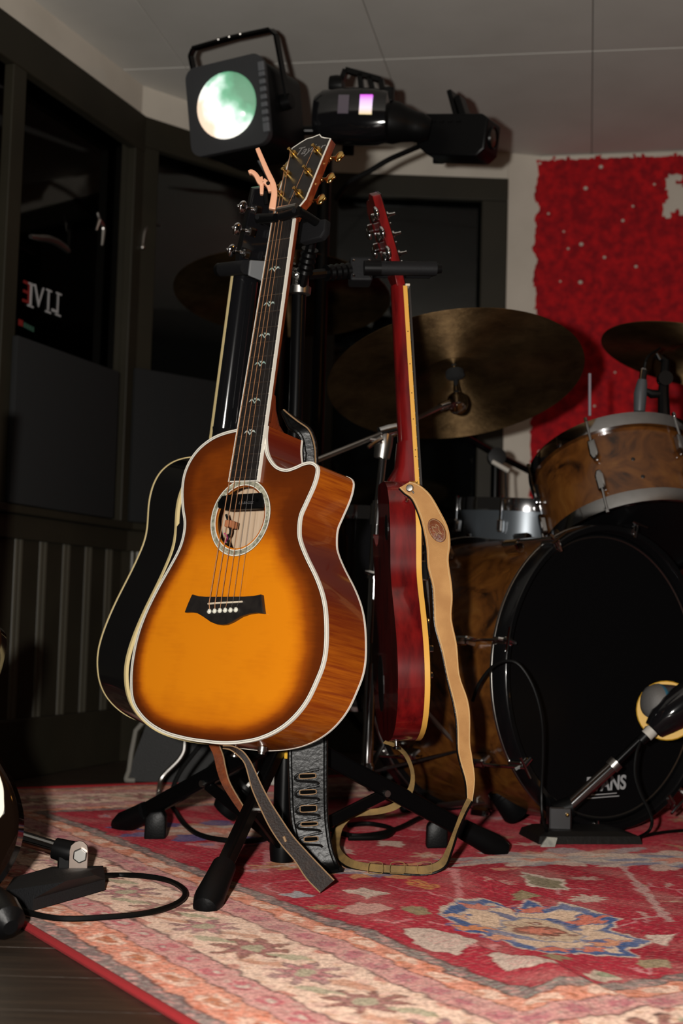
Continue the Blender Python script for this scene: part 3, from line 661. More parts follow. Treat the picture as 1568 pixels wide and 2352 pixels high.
    MB().tube(ed, .0055, 8).build('bound_edge', MATS['red_edge'], t)
rug()

# =================================================================== GUITARS
def v2(l): return [Vector((p[0], p[1], 0)) for p in l]
def resample(pts, step, closed=True):
    P = [Vector(p) for p in pts]
    if closed: P = P+[P[0]]
    out = [P[0]]; acc = 0
    for a, b in zip(P, P[1:]):
        L = (b-a).length; d = step-acc
        while d <= L: out.append(a+(b-a)*(d/L)); d += step
        acc = L-(d-step)
    if closed and (out[-1]-out[0]).length < step*.5: out.pop()
    return out
def inset(poly, d):
    N = len(poly); out = []
    area = sum(poly[i].x*poly[(i+1) % N].y-poly[(i+1) % N].x*poly[i].y for i in range(N)); sg = 1 if area > 0 else -1
    for i in range(N):
        t = (poly[(i+1) % N]-poly[i-1]); t.normalize(); out.append(poly[i]+Vector((-t.y, t.x, 0))*d*sg)
    return out
def pin_poly(p, poly):
    ins = False; N = len(poly)
    for i in range(N):
        a, b = poly[i], poly[(i+1) % N]
        if (a.y > p.y) != (b.y > p.y) and p.x < (b.x-a.x)*(p.y-a.y)/(b.y-a.y)+a.x: ins = not ins
    return ins
def plate(frame, poly, yfun, hole=None, grid=.012, shade=None):
    """flat plate in guitar x,z; yfun(x,z)->y ; hole=(cx,cz,r)"""
    P = [p.copy() for p in poly]; E = [(i, (i+1) % len(P)) for i in range(len(P))]; pts = [Vector((p.x, p.y)) for p in P]
    if hole:
        n0 = len(pts); nh = 48
        for k in range(nh): pts.append(Vector((hole[0]+hole[2]*math.cos(2*math.pi*k/nh), hole[1]+hole[2]*math.sin(2*math.pi*k/nh))))
        E += [(n0+k, n0+(k+1) % nh) for k in range(nh)]
    xs = [p.x for p in P]; zs = [p.y for p in P]
    x = min(xs)+grid
    while x < max(xs):
        z = min(zs)+grid
        while z < max(zs):
            q = Vector((x+random.uniform(-.002, .002), z, 0))
            if pin_poly(q, P) and min((q-a).length for a in P) > grid*.5 and not (hole and math.hypot(q.x-hole[0], q.y-hole[1]) < hole[2]+grid*.4): pts.append(Vector((q.x, q.y)))
            z += grid
        x += grid
    r = geometry.delaunay_2d_cdt(pts, E, [], 0, 1e-7)
    V, F = r[0], r[2]; mb = MB(frame); sh = []
    for p in V:
        mb.av((p.x, yfun(p.x, p.y), p.y))
        if shade: sh.append(shade(p.x, p.y))
    for f in F:
        c = sum((Vector((V[i].x, V[i].y, 0)) for i in f), Vector())/len(f)
        if pin_poly(c, P) and not (hole and math.hypot(c.x-hole[0], c.y-hole[1]) < hole[2]): mb.f.append(tuple(f))
    if shade: mb.attr = sh
    return mb
def band(frame, poly, y0f, y1f, closed=True, out=0., shade=None):
    mb = MB(frame); N = len(poly); sh = []
    Q = inset(poly, -out) if out else poly
    for p in Q:
        for t in (0, .5, 1):
            mb.av((p.x, y0f(p)*(1-t)+y1f(p)*t, p.y))
            if shade: sh.append(shade(p, t))
    for i in range(N if closed else N-1):
        j = (i+1) % N
        for t in range(2): mb.f.append((3*i+t, 3*j+t, 3*j+t+1, 3*i+t+1))
    if shade: mb.attr = sh
    return mb
def rimstrip(frame, poly, d0, d1, y, yth):
    """flat ring between insets d0..d1 lying at y, with an outer lip to y+yth"""
    a = inset(poly, d0); b = inset(poly, d1); mb = MB(frame); N = len(poly)
    for p, q in zip(a, b):
        mb.av((q.x, y, q.y)); mb.av((p.x, y, p.y)); mb.av((p.x, y+yth, p.y)); mb.av((q.x, y+yth, q.y))
    for i in range(N):
        j = (i+1) % N
        for t in range(4): mb.f.append((4*i+t, 4*j+t, 4*j+(t+1) % 4, 4*i+(t+1) % 4))
    return mb
def halfneck(frame, z0, z1, w0, w1, d0, d1, y0, ztaper=8, y1=None):
    """rounded neck back between z0 and z1 (w half widths, d depths), flat side at y0"""
    mb = MB(frame); n = 12
    for k in range(ztaper+1):
        t = k/ztaper; z = z0+(z1-z0)*t; wv = w0+(w1-w0)*t; d = d0+(d1-d0)*t; yy = y0+((y1 if y1 is not None else y0)-y0)*t
        for j in range(n+1):
            a = math.pi*j/n; mb.av((wv*math.cos(a), yy+d*math.sin(a)**.8, z))
    m = n+1
    for k in range(ztaper):
        for j in range(n): mb.f.append((k*m+j, k*m+j+1, (k+1)*m+j+1, (k+1)*m+j))
        mb.f.append((k*m, (k+1)*m, (k+1)*m+n, k*m+n))
    mb.f.append(tuple(range(m))); mb.f.append(tuple(ztaper*m+j for j in reversed(range(m)))); return mb
FRET = lambda n, s: s*2**(-n/12)

def tuner_mesh(mt, mtb, button='oval'):
    """shared tuner: post along -Y (front), housing at back, shaft and button along +X"""
    a = MB().lathe([(.0001, -.018), (.003, -.018), (.0026, -.013), (.0034, -.010), (.0034, 0)], axis=(0, 1, 0), n=10)
    a.lathe([(.0001, -.0055), (.0065, -.0055), (.0072, -.001), (.0072, 0)], axis=(0, 1, 0), n=14)
    p = a.mesh('post', mt, None, 40)
    h = MB().box((.001, .021, 0), (.014, .012, .016)).mesh('housing', mt, None, 0, .003)
    s = MB().tube([(.006, .021, 0), (.026, .021, 0)], .0026, 8); s.ball((.012, .021, 0), .0042, 8, 6); s = s.mesh('shaft', mt, None, 40)
    b = MB()
    if button == 'oval': b.ball((.030, .021, 0), (.0085, .0045, .0115), 14, 8); b.ball((.0385, .021, 0), .003, 8, 6)
    else: b.ball((.030, .021, 0), (.008, .004, .012), 14, 8)
    return p, h, s, b.mesh('button', mtb, None, 60)
def tuner(parent, M, meshes):
    o = inst('tuner', meshes[1], parent, M)
    for nm, me in (('post', meshes[0]), ('shaft', meshes[2]), ('button', meshes[3])): inst(nm, me, o, Matrix.Identity(4))
    return o

# ---------------------------------------------------------------- guitar 1: sunburst cutaway acoustic
G1 = pose((-.1778, 2.2557, .4434), rad(-38.12), rad(9.02), rad(.94))
def sunburst():
    t = thing('acoustic_guitar', 'sunburst cutaway acoustic guitar with white binding hanging at the front of the stand', 'guitar', mtx=G1)
    O = [(-.0344, .2878), (-.0589, .2845), (-.0867, .2767), (-.1132, .2612), (-.1318, .2401), (-.1412, .2140), (-.1397, .1839), (-.1310, .1540), (-.1221, .1317), (-.1202, .1096), (-.1250, .0861), (-.1389, .0580), (-.1589, .0209), (-.1772, -.0199), (-.1883, -.0606), (-.1904, -.1043), (-.1850, -.1400), (-.1742, -.1679), (-.1533, -.1876), (-.1246, -.2029), (-.0875, -.2136), (-.0430, -.2185), (-.0003, -.2194), (.0409, -.2182), (.0802, -.2126), (.1137, -.2036), (.1454, -.1884), (.1713, -.1680), (.1917, -.1418), (.2051, -.1105), (.2128, -.0841), (.2132, -.0548), (.2055, -.0132), (.1946, .0168), (.1768, .0457), (.1512, .0777), (.1346, .1021), (.1290, .1179), (.1274, .1406), (.1341, .1599), (.1453, .1895), (.1485, .2110), (.1448, .2216), (.1324, .2275), (.1168, .2261), (.1001, .2203), (.0819, .2170), (.0597, .2240), (.0400, .2433), (.0301, .2697), (.0282, .2916)]
    poly = spline(v2(O), 5); poly = resample(poly, .005)
    dep = lambda p: .104-.012*max(0, min(1, (p.y+.22)/.5))
    def edged(x, z):
        q = Vector((x, z, 0)); return min((q-a).length for a in poly)
    def shade(x, z):
        d = edged(x, z); wd = .034+.040*max(0, min(1, (x+.02)/.12))*max(0, min(1, (z+.20)/.14)); a = max(0, min(1, (d-.003)/wd)); a = a*a*(3-2*a)
        b = max(0, min(1, (.165-z)/.105)); b = b*b*(3-2*b)
        lo = max(0, min(1, (z+.235)/.10))
        return max(.05, .28+.72*b)*(.22+.78*a)*(.78+.22*lo)+.12*(1-b)
    plate(G1, poly, lambda x, z: 0, (.001, .1395, .0505), .0085, shade).build('soundboard', M_burst, t, 60)
    def sshade(p, tt):
        # darker stain at the waist, amber on the bouts
        a = math.exp(-((p.y-.055)/.105)**2)*(1 if p.x > 0 else 0)+math.exp(-((p.y-.26)/.05)**2)*(1 if p.x > 0 and p.x < .11 else 0)
        return min(.95, a)
    band(G1, poly, lambda p: .0008, dep, shade=sshade).build('side', M_flame, t, 60)
    plate(G1, inset(poly, .0005), lambda x, z: dep(Vector((x, z, 0)))+.006*max(0, 1-((x/.2)**2+((z-.03)/.26)**2)), None, .03).build('back', M_mahog, t, 60)
    plate(G1, inset(poly, .006), lambda x, z: dep(Vector((x, z, 0)))-.006, None, .03).build('inner_back', M_inner, t, 60)
    ib = band(G1, inset(poly, .0035), lambda p: .003, lambda p: dep(p)-.006); ib.build('inner_side', M_inside, t, 60)
    rimstrip(G1, poly, -.0006, .0042, -.0007, .0050).build('binding', M_white, t, 30, label='white body binding')
    rimstrip(G1, poly, .0046, .0052, -.0004, .001).build('purfling', M_ebony, t, 30)
    rimstrip(G1, poly, .0018, .0023, -.00085, .0005).build('purfling', M_ebony, t, 30)
    mb = rimstrip(G1, poly, -.0006, .003, 0, .004)
    for i, p in enumerate(mb.v):
        l = G1.inverted() @ p; l.y += dep(Vector((l.x, l.z, 0)))-.0035; mb.v[i] = G1 @ l
    mb.build('back_binding', M_white, t, 30)
    # sound hole rim and rosette
    MB(G1).lathe([(.0505, 0), (.0505, .0032)], (.001, 0, .1395), (0, 1, 0), 48).build('sound_hole_rim', mat('hole_edge', (.55, .20, .03), .5), t)
    for nm, r0, r1, mt_ in (('rosette', .0545, .0615, mat('abalone', (.20, .20, .15), .25, col2=(.46, .44, .33), nscale=160, namt=(.4, .6))), ('rosette_ring', .0530, .0546, M_white), ('rosette_ring', .0614, .0632, M_white), ('rosette_ring', .0632, .0637, M_ebony)):
        MB(G1).lathe([(r0, 0), (r0, -.0006), (r1, -.0006), (r1, 0)], (.001, 0, .1395), (0, 1, 0), 64).build(nm, mt_, t)
    # label inside, wiring, electronics
    MB(G1).box((.055, .089, .085), (.06, .001, .075)).build('maker_label', M_paper, t, 0)
    for c, s in (((.028, .0882, .085), (.0014, .0006, .07)), ((.05, .0882, .1195), (.044, .0006, .0014))): MB(G1).box(c, s).build('label_border', M_redink, t, 0)
    MB(G1).box((-.045, .03, .135), (.012, .02, .012)).build('pickup_cap', mat('terracotta', (.5, .18, .08), .6), t, 0, .002)
    MB(G1).tube(spline([(G1.inverted() @ (G1 @ Vector(p))) for p in ((-.05, .02, .15), (-.044, .03, .125), (-.047, .03, .11), (-.042, .035, .095))], 5), .002, 6).build('wire', M_cable, t)
    MB(G1).tube(spline([Vector(p) for p in ((-.047, .02, .118), (-.041, .022, .112), (-.046, .024, .103))], 4), .0014, 6).build('wire', mat('pink_wire', (.5, .05, .18), .5), t)
    # pickup across the hole
    pk = v2([(-.0500, .1640), (-.0430, .1745), (-.030, .1768), (.030, .1785), (.0410, .1790), (.0480, .165), (.0498, .1545), (.030, .1535), (-.030, .1520), (-.0470, .1545)])
    pko = MB(G1).prism([(p.x, p.y) for p in pk], (0, -.0045, 0), (1, 0, 0), (0, 0, 1), (0, 1, 0), .012).build('sound_hole_pickup', M_black, t, 30, .0015)
    for sx in (-.038, .036): MB(G1).lathe([(0, -.0058), (.003, -.0055), (.003, -.004)], (sx, 0, .165+sx*.03), (0, 1, 0), 10).build('screw', M_steel, pko)
    text('pickup_lettering', 'L.R.BAGGS', M_gbody, pko, Mrot(Matrix(((1, 0, 0), (0, 0, -1), (0, 1, 0))), (.013, -.0052, .162)), .0065, .0002, shear=.3)
    # bridge, saddle, pins
    br = [(-.0709, .0112), (-.0567, .0086), (-.0405, .0083), (-.0035, .0094), (.0418, .011), (.0606, .0125), (.0765, .0155), (.0809, .0023), (.0871, -.0145), (.0722, -.0141), (.0574, -.016), (.0417, -.0207), (.0243, -.0302), (.0135, -.0345), (.0033, -.0357), (-.0073, -.0354), (-.0212, -.032), (-.0389, -.0244), (-.0535, -.019), (-.0673, -.018), (-.0814, -.0192), (-.077, -.0048)]
    MB(G1).prism(br, (0, -.008, 0), (1, 0, 0), (0, 0, 1), (0, 1, 0), .008).build('bridge', M_ebony, t, 20, .0015)
    MB(G1).tube([(-.0301, -.0095, -.0034), (-.012, -.0102, -.002), (.0414, -.0095, .0023)], .0016, 8).build('saddle', mat('bone', (.72, .62, .48), .4), t)
    pins = [(-.0251, -.0156), (-.0139, -.0146), (-.0027, -.0135), (.0085, -.0126), (.0198, -.012), (.0309, -.0111)]
    pm_ = MB().ball((0, 0, 0), (.0042, .0034, .0042), 12, 8).mesh('bridge_pin', mat('ivory_pin', (.74, .72, .62), .3), None, 60)
    pd = MB().ball((-.0012, -.0031, .0012), .0011, 8, 5).mesh('pin_dot', M_ebony, None, 60)
    for x, z in pins:
        o = inst('bridge_pin', pm_, t, Matrix.Translation((x, -.0098, z))); inst('pin_dot', pd, o, Matrix.Identity(4))
    # fretboard
    S = .648; zf = .199; wb = lambda z: .0228+(.0300-.0228)*(S-z)/(S-zf)
    cx = lambda z: .0022*(S-z)/(S-zf)-.002
    fb = [(cx(zf)-wb(zf), zf), (cx(zf)+wb(zf), zf), (cx(S)+wb(S), S), (cx(S)-wb(S), S)]
    fbo = MB(G1).prism(fb, (0, -.0065, 0), (1, 0, 0), (0, 0, 1), (0, 1, 0), .0065).build('fretboard', M_ebony, t, 0)
    for sg in (-1, 1):
        a = [(cx(zf)+sg*wb(zf), zf-.0018), (cx(zf)+sg*(wb(zf)+.0018), zf-.0018), (cx(S)+sg*(wb(S)+.0016), S), (cx(S)+sg*wb(S), S)]
        MB(G1).prism(a, (0, -.0066, 0), (1, 0, 0), (0, 0, 1), (0, 1, 0), .0068).build('fretboard_binding', M_white, fbo, 0)
    MB(G1).box((cx(zf), -.0033, zf-.001), (2*wb(zf)+.003, .0066, .0016)).build('fretboard_binding', M_white, fbo, 0)
    for n in range(1, 21):
        z = FRET(n, S); MB(G1).tube([(cx(z)-wb(z), -.0066, z), (cx(z)+wb(z), -.0066, z)], .0009, 6).build('fret', M_nickel, fbo)
    leaf = [(-.013, -.003), (-.010, .0015), (-.006, .0028), (-.002, -.001), (0, -.004), (.002, -.001), (.006, .0028), (.010, .0015), (.013, -.003), (.008, -.0005), (.005, -.0008), (0, -.0062), (-.005, -.0008), (-.008, -.0005)]
    bud = [(-.0028, .0045), (0, .003), (.0028, .0045), (.0008, .0005), (-.0008, .0005)]
    for n in (3, 5, 7, 9, 12, 15):
        z = (FRET(n, S)+FRET(n-1, S))/2; s = .95
        for shp in (leaf, bud): MB(G1).prism([(cx(z)+p[0]*s, z+p[1]*s) for p in shp], (0, -.0069, 0), (1, 0, 0), (0, 0, 1), (0, 1, 0), .0006).build('inlay', M_pearl, fbo, 0)
    MB(G1).box((cx(S), -.0042, S+.002), (.047, .0095, .0045)).build('nut', mat('bone', (.7, .6, .45)), t, 0, .0008)
    # neck and heel
    halfneck(G1, .300, .652, .0275, .0235, .021, .0185, .0002).build('neck', M_mahog, t, 60)
    hl = MB(G1); n = 12; prof = [(.345, .022), (.325, .034), (.305, .055), (.297, .075), (.293, .088)]
    for z, d in prof:
        w_ = .0275-.014*((d-.022)/.066)
        for j in range(n+1):
            a = math.pi*j/n; hl.av((w_*math.cos(a), .0003+d*math.sin(a)**.6, z))
    for k in range(len(prof)-1):
        for j in range(n): hl.f.append((k*13+j, k*13+j+1, (k+1)*13+j+1, (k+1)*13+j))
    hl.f.append(tuple(range(13))); hl.f.append(tuple(52+j for j in reversed(range(13))))
    hl.build('heel', M_mahog, t, 60)
    # headstock in its own tilted frame
    th = rad(15); HF = G1 @ Matrix.Translation((0, -.004, S)) @ Matrix.Rotation(-th, 4, 'X')
    hs = [(-.0240, .0035), (-.030, .022), (-.0387, .0391), (-.0392, .0686), (-.0417, .1125), (-.0455, .1505), (-.0475, .162), (-.0330, .171), (-.0201, .1775), (-.0072, .1780), (.0072, .1812), (.0145, .174), (.0229, .1701), (.0371, .1655), (.0346, .1134), (.0322, .0386), (.0225, .0210), (.0210, .0035)]
    ho = MB(HF).prism(hs, (0, .0015, 0), (1, 0, 0), (0, 0, 1), (0, 1, 0), .0145).build('headstock', M_mahog, t, 20, .0008)
    MB(HF).prism(hs, (0, 0, 0), (1, 0, 0), (0, 0, 1), (0, 1, 0), .0014).build('face_veneer', M_ebony, ho, 0)
    rimstrip(HF, v2(hs), -.0002, .0019, -.0003, .0018).build('head_binding', M_white, ho, 0)
    lt = text('maker_lettering', 'Taylor', mat('faint_pearl', (.20, .19, .18), .4), ho, G1.inverted() @ HF @ Mrot(Matrix(((1, 0, 0), (0, 0, -1), (0, 1, 0))), (-.003, -.0004, .149)), .024, .0002, shear=.35)
    MB(HF).box((-.002, -.0006, .055), (.012, .0008, .02)).build('truss_cover', M_glossblack, ho, 0, .0003)
    tm = tuner_mesh(M_gold, M_gold)
    posts = [(-.0345, .144), (-.0310, .1002), (-.0285, .056), (.0198, .1406), (.0172, .0953), (.0136, .0508)]
    for k, (x, z) in enumerate(posts):
        Mx = G1.inverted() @ HF @ Matrix.Translation((x, 0, z)) @ (Matrix.Identity(4) if x > 0 else Matrix.Rotation(math.pi, 4, 'Y'))
        tuner(ho, Mx, tm)
    # strings
    order = [2, 1, 0, 5, 4, 3]; gauge = [.00078, .00068, .00056, .00046, .00032, .00026]
    Hi = G1.inverted() @ HF
    for k in range(6):
        nx = cx(S)-.0185+.0370*k/5; sx = -.0262+.0645*k/5*.98
        px_, pz_ = posts[(2, 1, 0, 3, 4, 5)[k]]
        # straighter pull: bass strings to the left posts, trebles to the right posts
        q = Hi @ Vector((px_, -.012, pz_))
        zs = -.0034+.0057*(sx+.0301)/.0715
        pts = [(pins[k][0], -.0095, pins[k][1]+.003), (sx, -.0118, zs), (nx, -.0098, S+.002), (q.x, q.y, q.z)]
        MB(G1).tube(pts, gauge[k], 6).build('string', M_string if k < 4 else M_steelstring, t)
    # strap pin and jack at the tail
    MB(G1).lathe([(.0, -.016), (.006, -.016), (.006, -.013), (.003, -.011), (.0035, 0)], (.02, .05, -.2190), (0, 0, 1), 14).build('strap_button', M_nickel, t)
    MB(G1).lathe([(.0, -.012), (.005, -.012), (.005, -.009), (.007, -.008), (.007, 0)], (.075, .05, -.2135), (0, 0, 1), 14).build('output_jack', M_nickel, t)
    return t
sunburst()

# ---------------------------------------------------------------- guitar 2: black acoustic seen from behind
G2 = pose(Vector((-.256, 2.557*1.03, CAMZ+(.193-CAMZ)*1.03))+Vector((-.012, 0, .007)), rad(-145), rad(8.9), rad(-.5)) @ Matrix.Scale(1.03, 4)
def blackguitar():
    t = thing('acoustic_guitar', 'black acoustic guitar with cream binding seen from behind left of the sunburst guitar', 'guitar', mtx=G2)
    hp = [(0, .022), (.06, .027), (.12, .043), (.16, .068), (.185, .1), (.196, .14), (.194, .18), (.178, .235), (.147, .312), (.133, .362), (.1345, .42), (.128, .455), (.112, .48), (.085, .497), (.04, .507)]
    poly = resample(spline(v2(hp+[(0, .508)]+[(-x, z) for x, z in reversed(hp[1:])]), 5, True), .006)
    dep = lambda p: .112-.010*p.y/.5
    plate(G2, poly, lambda x, z: 0, (0, .345, .05), .03).build('soundboard', M_glossblack, t, 60)
    band(G2, poly, lambda p: 0, dep).build('side', M_glossblack, t, 60)
    plate(G2, poly, lambda x, z: dep(Vector((x, z, 0)))+.010*max(0, 1-((x/.2)**2+((z-.25)/.25)**2)), None, .02).build('back', M_glossblack, t, 60)
    rimstrip(G2, poly, -.0008, .003, -.0006, .0034).build('binding', M_cream, t, 30, label='cream binding')
    mb = rimstrip(G2, poly, -.0010, .0045, 0, .006)
    iv = G2.inverted()
    for i, p in enumerate(mb.v):
        l = iv @ p; l.y += dep(Vector((l.x, l.z, 0)))-.0035; mb.v[i] = G2 @ l
    mb.build('back_binding', M_cream, t, 30)
    S = .830
    halfneck(G2, .47, S, .029, .0235, .024, .021, .0).build('neck', M_glossblack, t, 60)
    hl = MB(G2); n = 12; prof = [(.56, .024), (.535, .036), (.515, .06), (.508, .08), (.507, .095)]
    for z, d in prof:
        w_ = .029-.016*((d-.022)/.075)
        for j in range(n+1):
            a = math.pi*j/n; hl.av((w_*math.cos(a), d*math.sin(a)**.6, z))
    for k in range(len(prof)-1):
        for j in range(n): hl.f.append((k*13+j, k*13+j+1, (k+1)*13+j+1, (k+1)*13+j))
    hl.f.append(tuple(52+j for j in reversed(range(13)))); hl.build('heel', M_glossblack, t, 60)
    fbo = MB(G2).prism([(-.029, .40), (.029, .40), (.0225, S), (-.0225, S)], (0, -.007, 0), (1, 0, 0), (0, 0, 1), (0, 1, 0), .007).build('fretboard', M_ebony, t, 0)
    for sg in (-1, 1): MB(G2).prism([(sg*.029, .40), (sg*.0305, .40), (sg*.024, S), (sg*.0225, S)], (0, -.0072, 0), (1, 0, 0), (0, 0, 1), (0, 1, 0), .0074).build('fretboard_binding', M_cream, fbo, 0)
    th = rad(15); HF = G2 @ Matrix.Translation((0, -.003, S)) @ Matrix.Rotation(-th, 4, 'X')
    hs = [(-.022, 0), (-.025, .02), (-.028, .035), (-.031, .15), (-.012, .156), (0, .152), (.012, .156), (.031, .15), (.028, .035), (.025, .02), (.022, 0)]
    ho = MB(HF).prism(hs, (0, 0, 0), (1, 0, 0), (0, 0, 1), (0, 1, 0), .016).build('headstock', M_glossblack, t, 20, .001)
    tm = tuner_mesh(M_chrome, M_chrome)
    for sg in (-1, 1):
        for z in (.040, .078, .116): tuner(ho, iv @ HF @ Matrix.Translation((sg*.018, 0, z)) @ (Matrix.Identity(4) if sg > 0 else Matrix.Rotation(math.pi, 4, 'Y')), tm)
    for k in range(6): MB(G2).tube([(-.027+.0108*k, -.012, .21), (-.0185+.0074*k, -.010, S)], .0005, 5).build('string', M_string, t)
    MB(G2).prism([(-.07, .215), (.07, .215), (.09, .19), (.04, .185), (0, .178), (-.04, .185), (-.09, .19)], (0, -.009, 0), (1, 0, 0), (0, 0, 1), (0, 1, 0), .009).build('bridge', M_ebony, t, 20, .001)
    MB(G2).lathe([(.0, -.014), (.006, -.014), (.003, -.009), (.0035, 0)], (0, .055, .0225), (0, 0, 1), 12).build('strap_button', M_chrome, t)
blackguitar()

# ---------------------------------------------------------------- guitar 3: cherry red electric seen edge-on
G3 = pose((.14, 2.4682, .2191), rad(95.67), rad(2.45), rad(4.14))
def redguitar():
    t = thing('electric_guitar', 'cherry red electric guitar with amber binding seen edge-on right of the stand', 'guitar', mtx=G3)
    iv = G3.inverted()
    O = [(0, 0), (-.06, .004), (-.115, .025), (-.152, .065), (-.165, .115), (-.158, .165), (-.137, .215), (-.115, .258), (-.109, .29), (-.115, .33), (-.118, .362), (-.112, .398), (-.095, .424), (-.065, .440), (-.031, .445), (.029, .442), (.032, .375), (.045, .35), (.072, .345), (.098, .362), (.116, .372), (.116, .34), (.108, .29), (.115, .258), (.137, .215), (.158, .165), (.165, .115), (.152, .065), (.115, .025), (.06, .004)]
    poly = resample(spline(v2(O), 5, True), .005)
    dep = lambda p: .052
    def dome(x, z):
        q = Vector((x, z, 0)); d = min((q-a).length for a in poly); s = max(0, min(1, d/.06)); return -.011*s*s*(3-2*s)
    plate(G3, poly, dome, None, .012).build('carved_top', M_redtop, t, 60)
    band(G3, poly, lambda p: .0085, dep).build('side', M_red, t, 60)
    band(G3, poly, lambda p: -.0004, lambda p: .0085, out=.0004).build('binding', M_amberb, t, 60, label='amber body binding')
    plate(G3, poly, lambda x, z: .052, None, .03).build('back', M_red, t, 60)
    MB(G3).prism([(.05+.035*math.cos(a), .10+.05*math.sin(a)) for a in np.linspace(0, 6.1, 20)], (0, .0522, 0), (1, 0, 0), (0, 0, 1), (0, 1, 0), .001).build('back_plate', M_black, t, 0)
    MB(G3).prism([(-.075+.018*math.cos(a), .36+.022*math.sin(a)) for a in np.linspace(0, 6.1, 20)], (0, .0522, 0), (1, 0, 0), (0, 0, 1), (0, 1, 0), .001).build('switch_plate', M_black, t, 0)
    S = .802
    # neck (slight back angle), fretboard with amber binding and dots
    ys = -.016; y1 = -.004
    halfneck(G3, .41, S+.004, .0272, .0215, .024, .0195, ys+.008, y1=y1+.008).build('neck', M_red, t, 60)
    hl = MB(G3); n = 12; prof = [(.52, .024), (.475, .030), (.45, .046), (.444, .056)]
    for z, d in prof:
        for j in range(n+1):
            a = math.pi*j/n; hl.av((.027*math.cos(a), -.004+d*math.sin(a)**.6, z))
    for k in range(len(prof)-1):
        for j in range(n): hl.f.append((k*13+j, k*13+j+1, (k+1)*13+j+1, (k+1)*13+j))
    hl.f.append(tuple(39+j for j in reversed(range(13)))); hl.build('heel', M_red, t, 60)
    def ypl(z): return ys+(y1-ys)*(z-.41)/(S-.41)
    fb = MB(G3); z0 = .335
    for (x, z) in ((-.0262, z0), (.0262, z0), (.0205, S), (-.0205, S)): fb.av((x, ypl(z)+.001, z)); fb.av((x, ypl(z)+.0078, z))
    fb.f = [(0, 2, 4, 6), (1, 7, 5, 3), (0, 1, 3, 2), (2, 3, 5, 4), (4, 5, 7, 6), (6, 7, 1, 0)]; fbo = fb.build('fretboard', M_ebony, t, 0)
    for sg in (-1, 1):
        b = MB(G3)
        for (x, z) in ((.0262, z0), (.0282, z0), (.0222, S), (.0205, S)): b.av((sg*x, ypl(z)+.0008, z)); b.av((sg*x, ypl(z)+.0082, z))
        b.f = [(0, 2, 4, 6), (1, 7, 5, 3), (0, 1, 3, 2), (2, 3, 5, 4), (4, 5, 7, 6), (6, 7, 1, 0)]; b.build('fretboard_binding', M_amberb, fbo, 0)
    sl = .628
    for k in range(1, 23):
        z = S-sl+FRET(k, sl)
        if z < z0: break
        w_ = .0225+(.0058)*(S-z)/(S-z0); MB(G3).tube([(-w_, ypl(z)+.0006, z), (w_, ypl(z)+.0006, z)], .0009, 6).build('fret', M_nickel, fbo)
        if k in (3, 5, 7, 9, 12, 15, 17):
            zz = S-sl+(FRET(k, sl)+FRET(k-1, sl))/2; w2 = .0222+(.0060)*(S-zz)/(S-z0)
            for dz in ((-.006, .006) if k == 12 else (0,)): MB(G3).ball((-w2, ypl(zz)+.0045, zz+dz), .0011, 8, 5).build('side_dot', M_ebony, fbo)
    MB(G3).box((0, y1-.0003, S+.002), (.044, .008, .004)).build('nut', mat('bone', (.7, .6, .45)), t, 0, .0006)
    th = rad(15); HF = G3 @ Matrix.Translation((0, y1+.004, S+.003)) @ Matrix.Rotation(-th, 4, 'X')
    hs = [(-.0215, 0), (-.027, .016), (-.036, .035), (-.0405, .16), (-.041, .178), (-.02, .192), (-.008, .190), (0, .185), (.008, .190), (.02, .192), (.041, .178), (.0405, .16), (.036, .035), (.027, .016), (.0215, 0)]
    hs = [(x, z*.93) for x, z in hs]
    ho = MB(HF).prism(hs, (0, 0, 0), (1, 0, 0), (0, 0, 1), (0, 1, 0), .0155).build('headstock', M_red, t, 20, .0015)
    MB(HF).prism(hs, (0, -.0012, 0), (1, 0, 0), (0, 0, 1), (0, 1, 0), .0013).build('face_veneer', M_glossblack, ho, 0)
    tm = tuner_mesh(M_chrome, M_chrome)
    for sg in (-1, 1):
        for z in (.055, .092, .129): tuner(ho, iv @ HF @ Matrix.Translation((sg*.027, 0, z)) @ (Matrix.Identity(4) if sg > 0 else Matrix.Rotation(math.pi, 4, 'Y')), tm)
    for k in range(6): MB(G3).tube([(-.025+.010*k, -.028, .14), (-.0165+.0066*k, y1-.005, S)], .0005, 5).build('string', M_steelstring, t)
    MB(G3).box((0, -.021, .155), (.085, .014, .012)).build('bridge', M_chrome, t, 20, .002)
    MB(G3).box((0, -.018, .110), (.10, .014, .012)).build('tailpiece', M_chrome, t, 20, .003)
    for z in (.19, .29): MB(G3).box((0, -.017, z), (.07, .014, .036)).build('pickup', M_chrome, t, 20, .003)
    for x, z in ((.10, .13), (.125, .095), (.085, .085), (.11, .055)): MB(G3).lathe([(0, -.016), (.008, -.016), (.0095, -.002), (.0095, 0)], (x, dome(x, z)-.001, z), (0, 1, 0), 16).build('control_knob', M_gold, t)
    MB(G3).lathe([(.0, .016), (.0065, .016), (.006, .012), (.003, .010), (.004, 0)], (-.112, .022, .400), (-.8, 0, .6), 14).build('strap_button', M_chrome, t)
    MB(G3).lathe([(.0, .016), (.0065, .016), (.006, .012), (.003, .010), (.004, 0)], (0, .035, .002), (0, 0, -1), 14).build('strap_button', M_chrome, t)
redguitar()

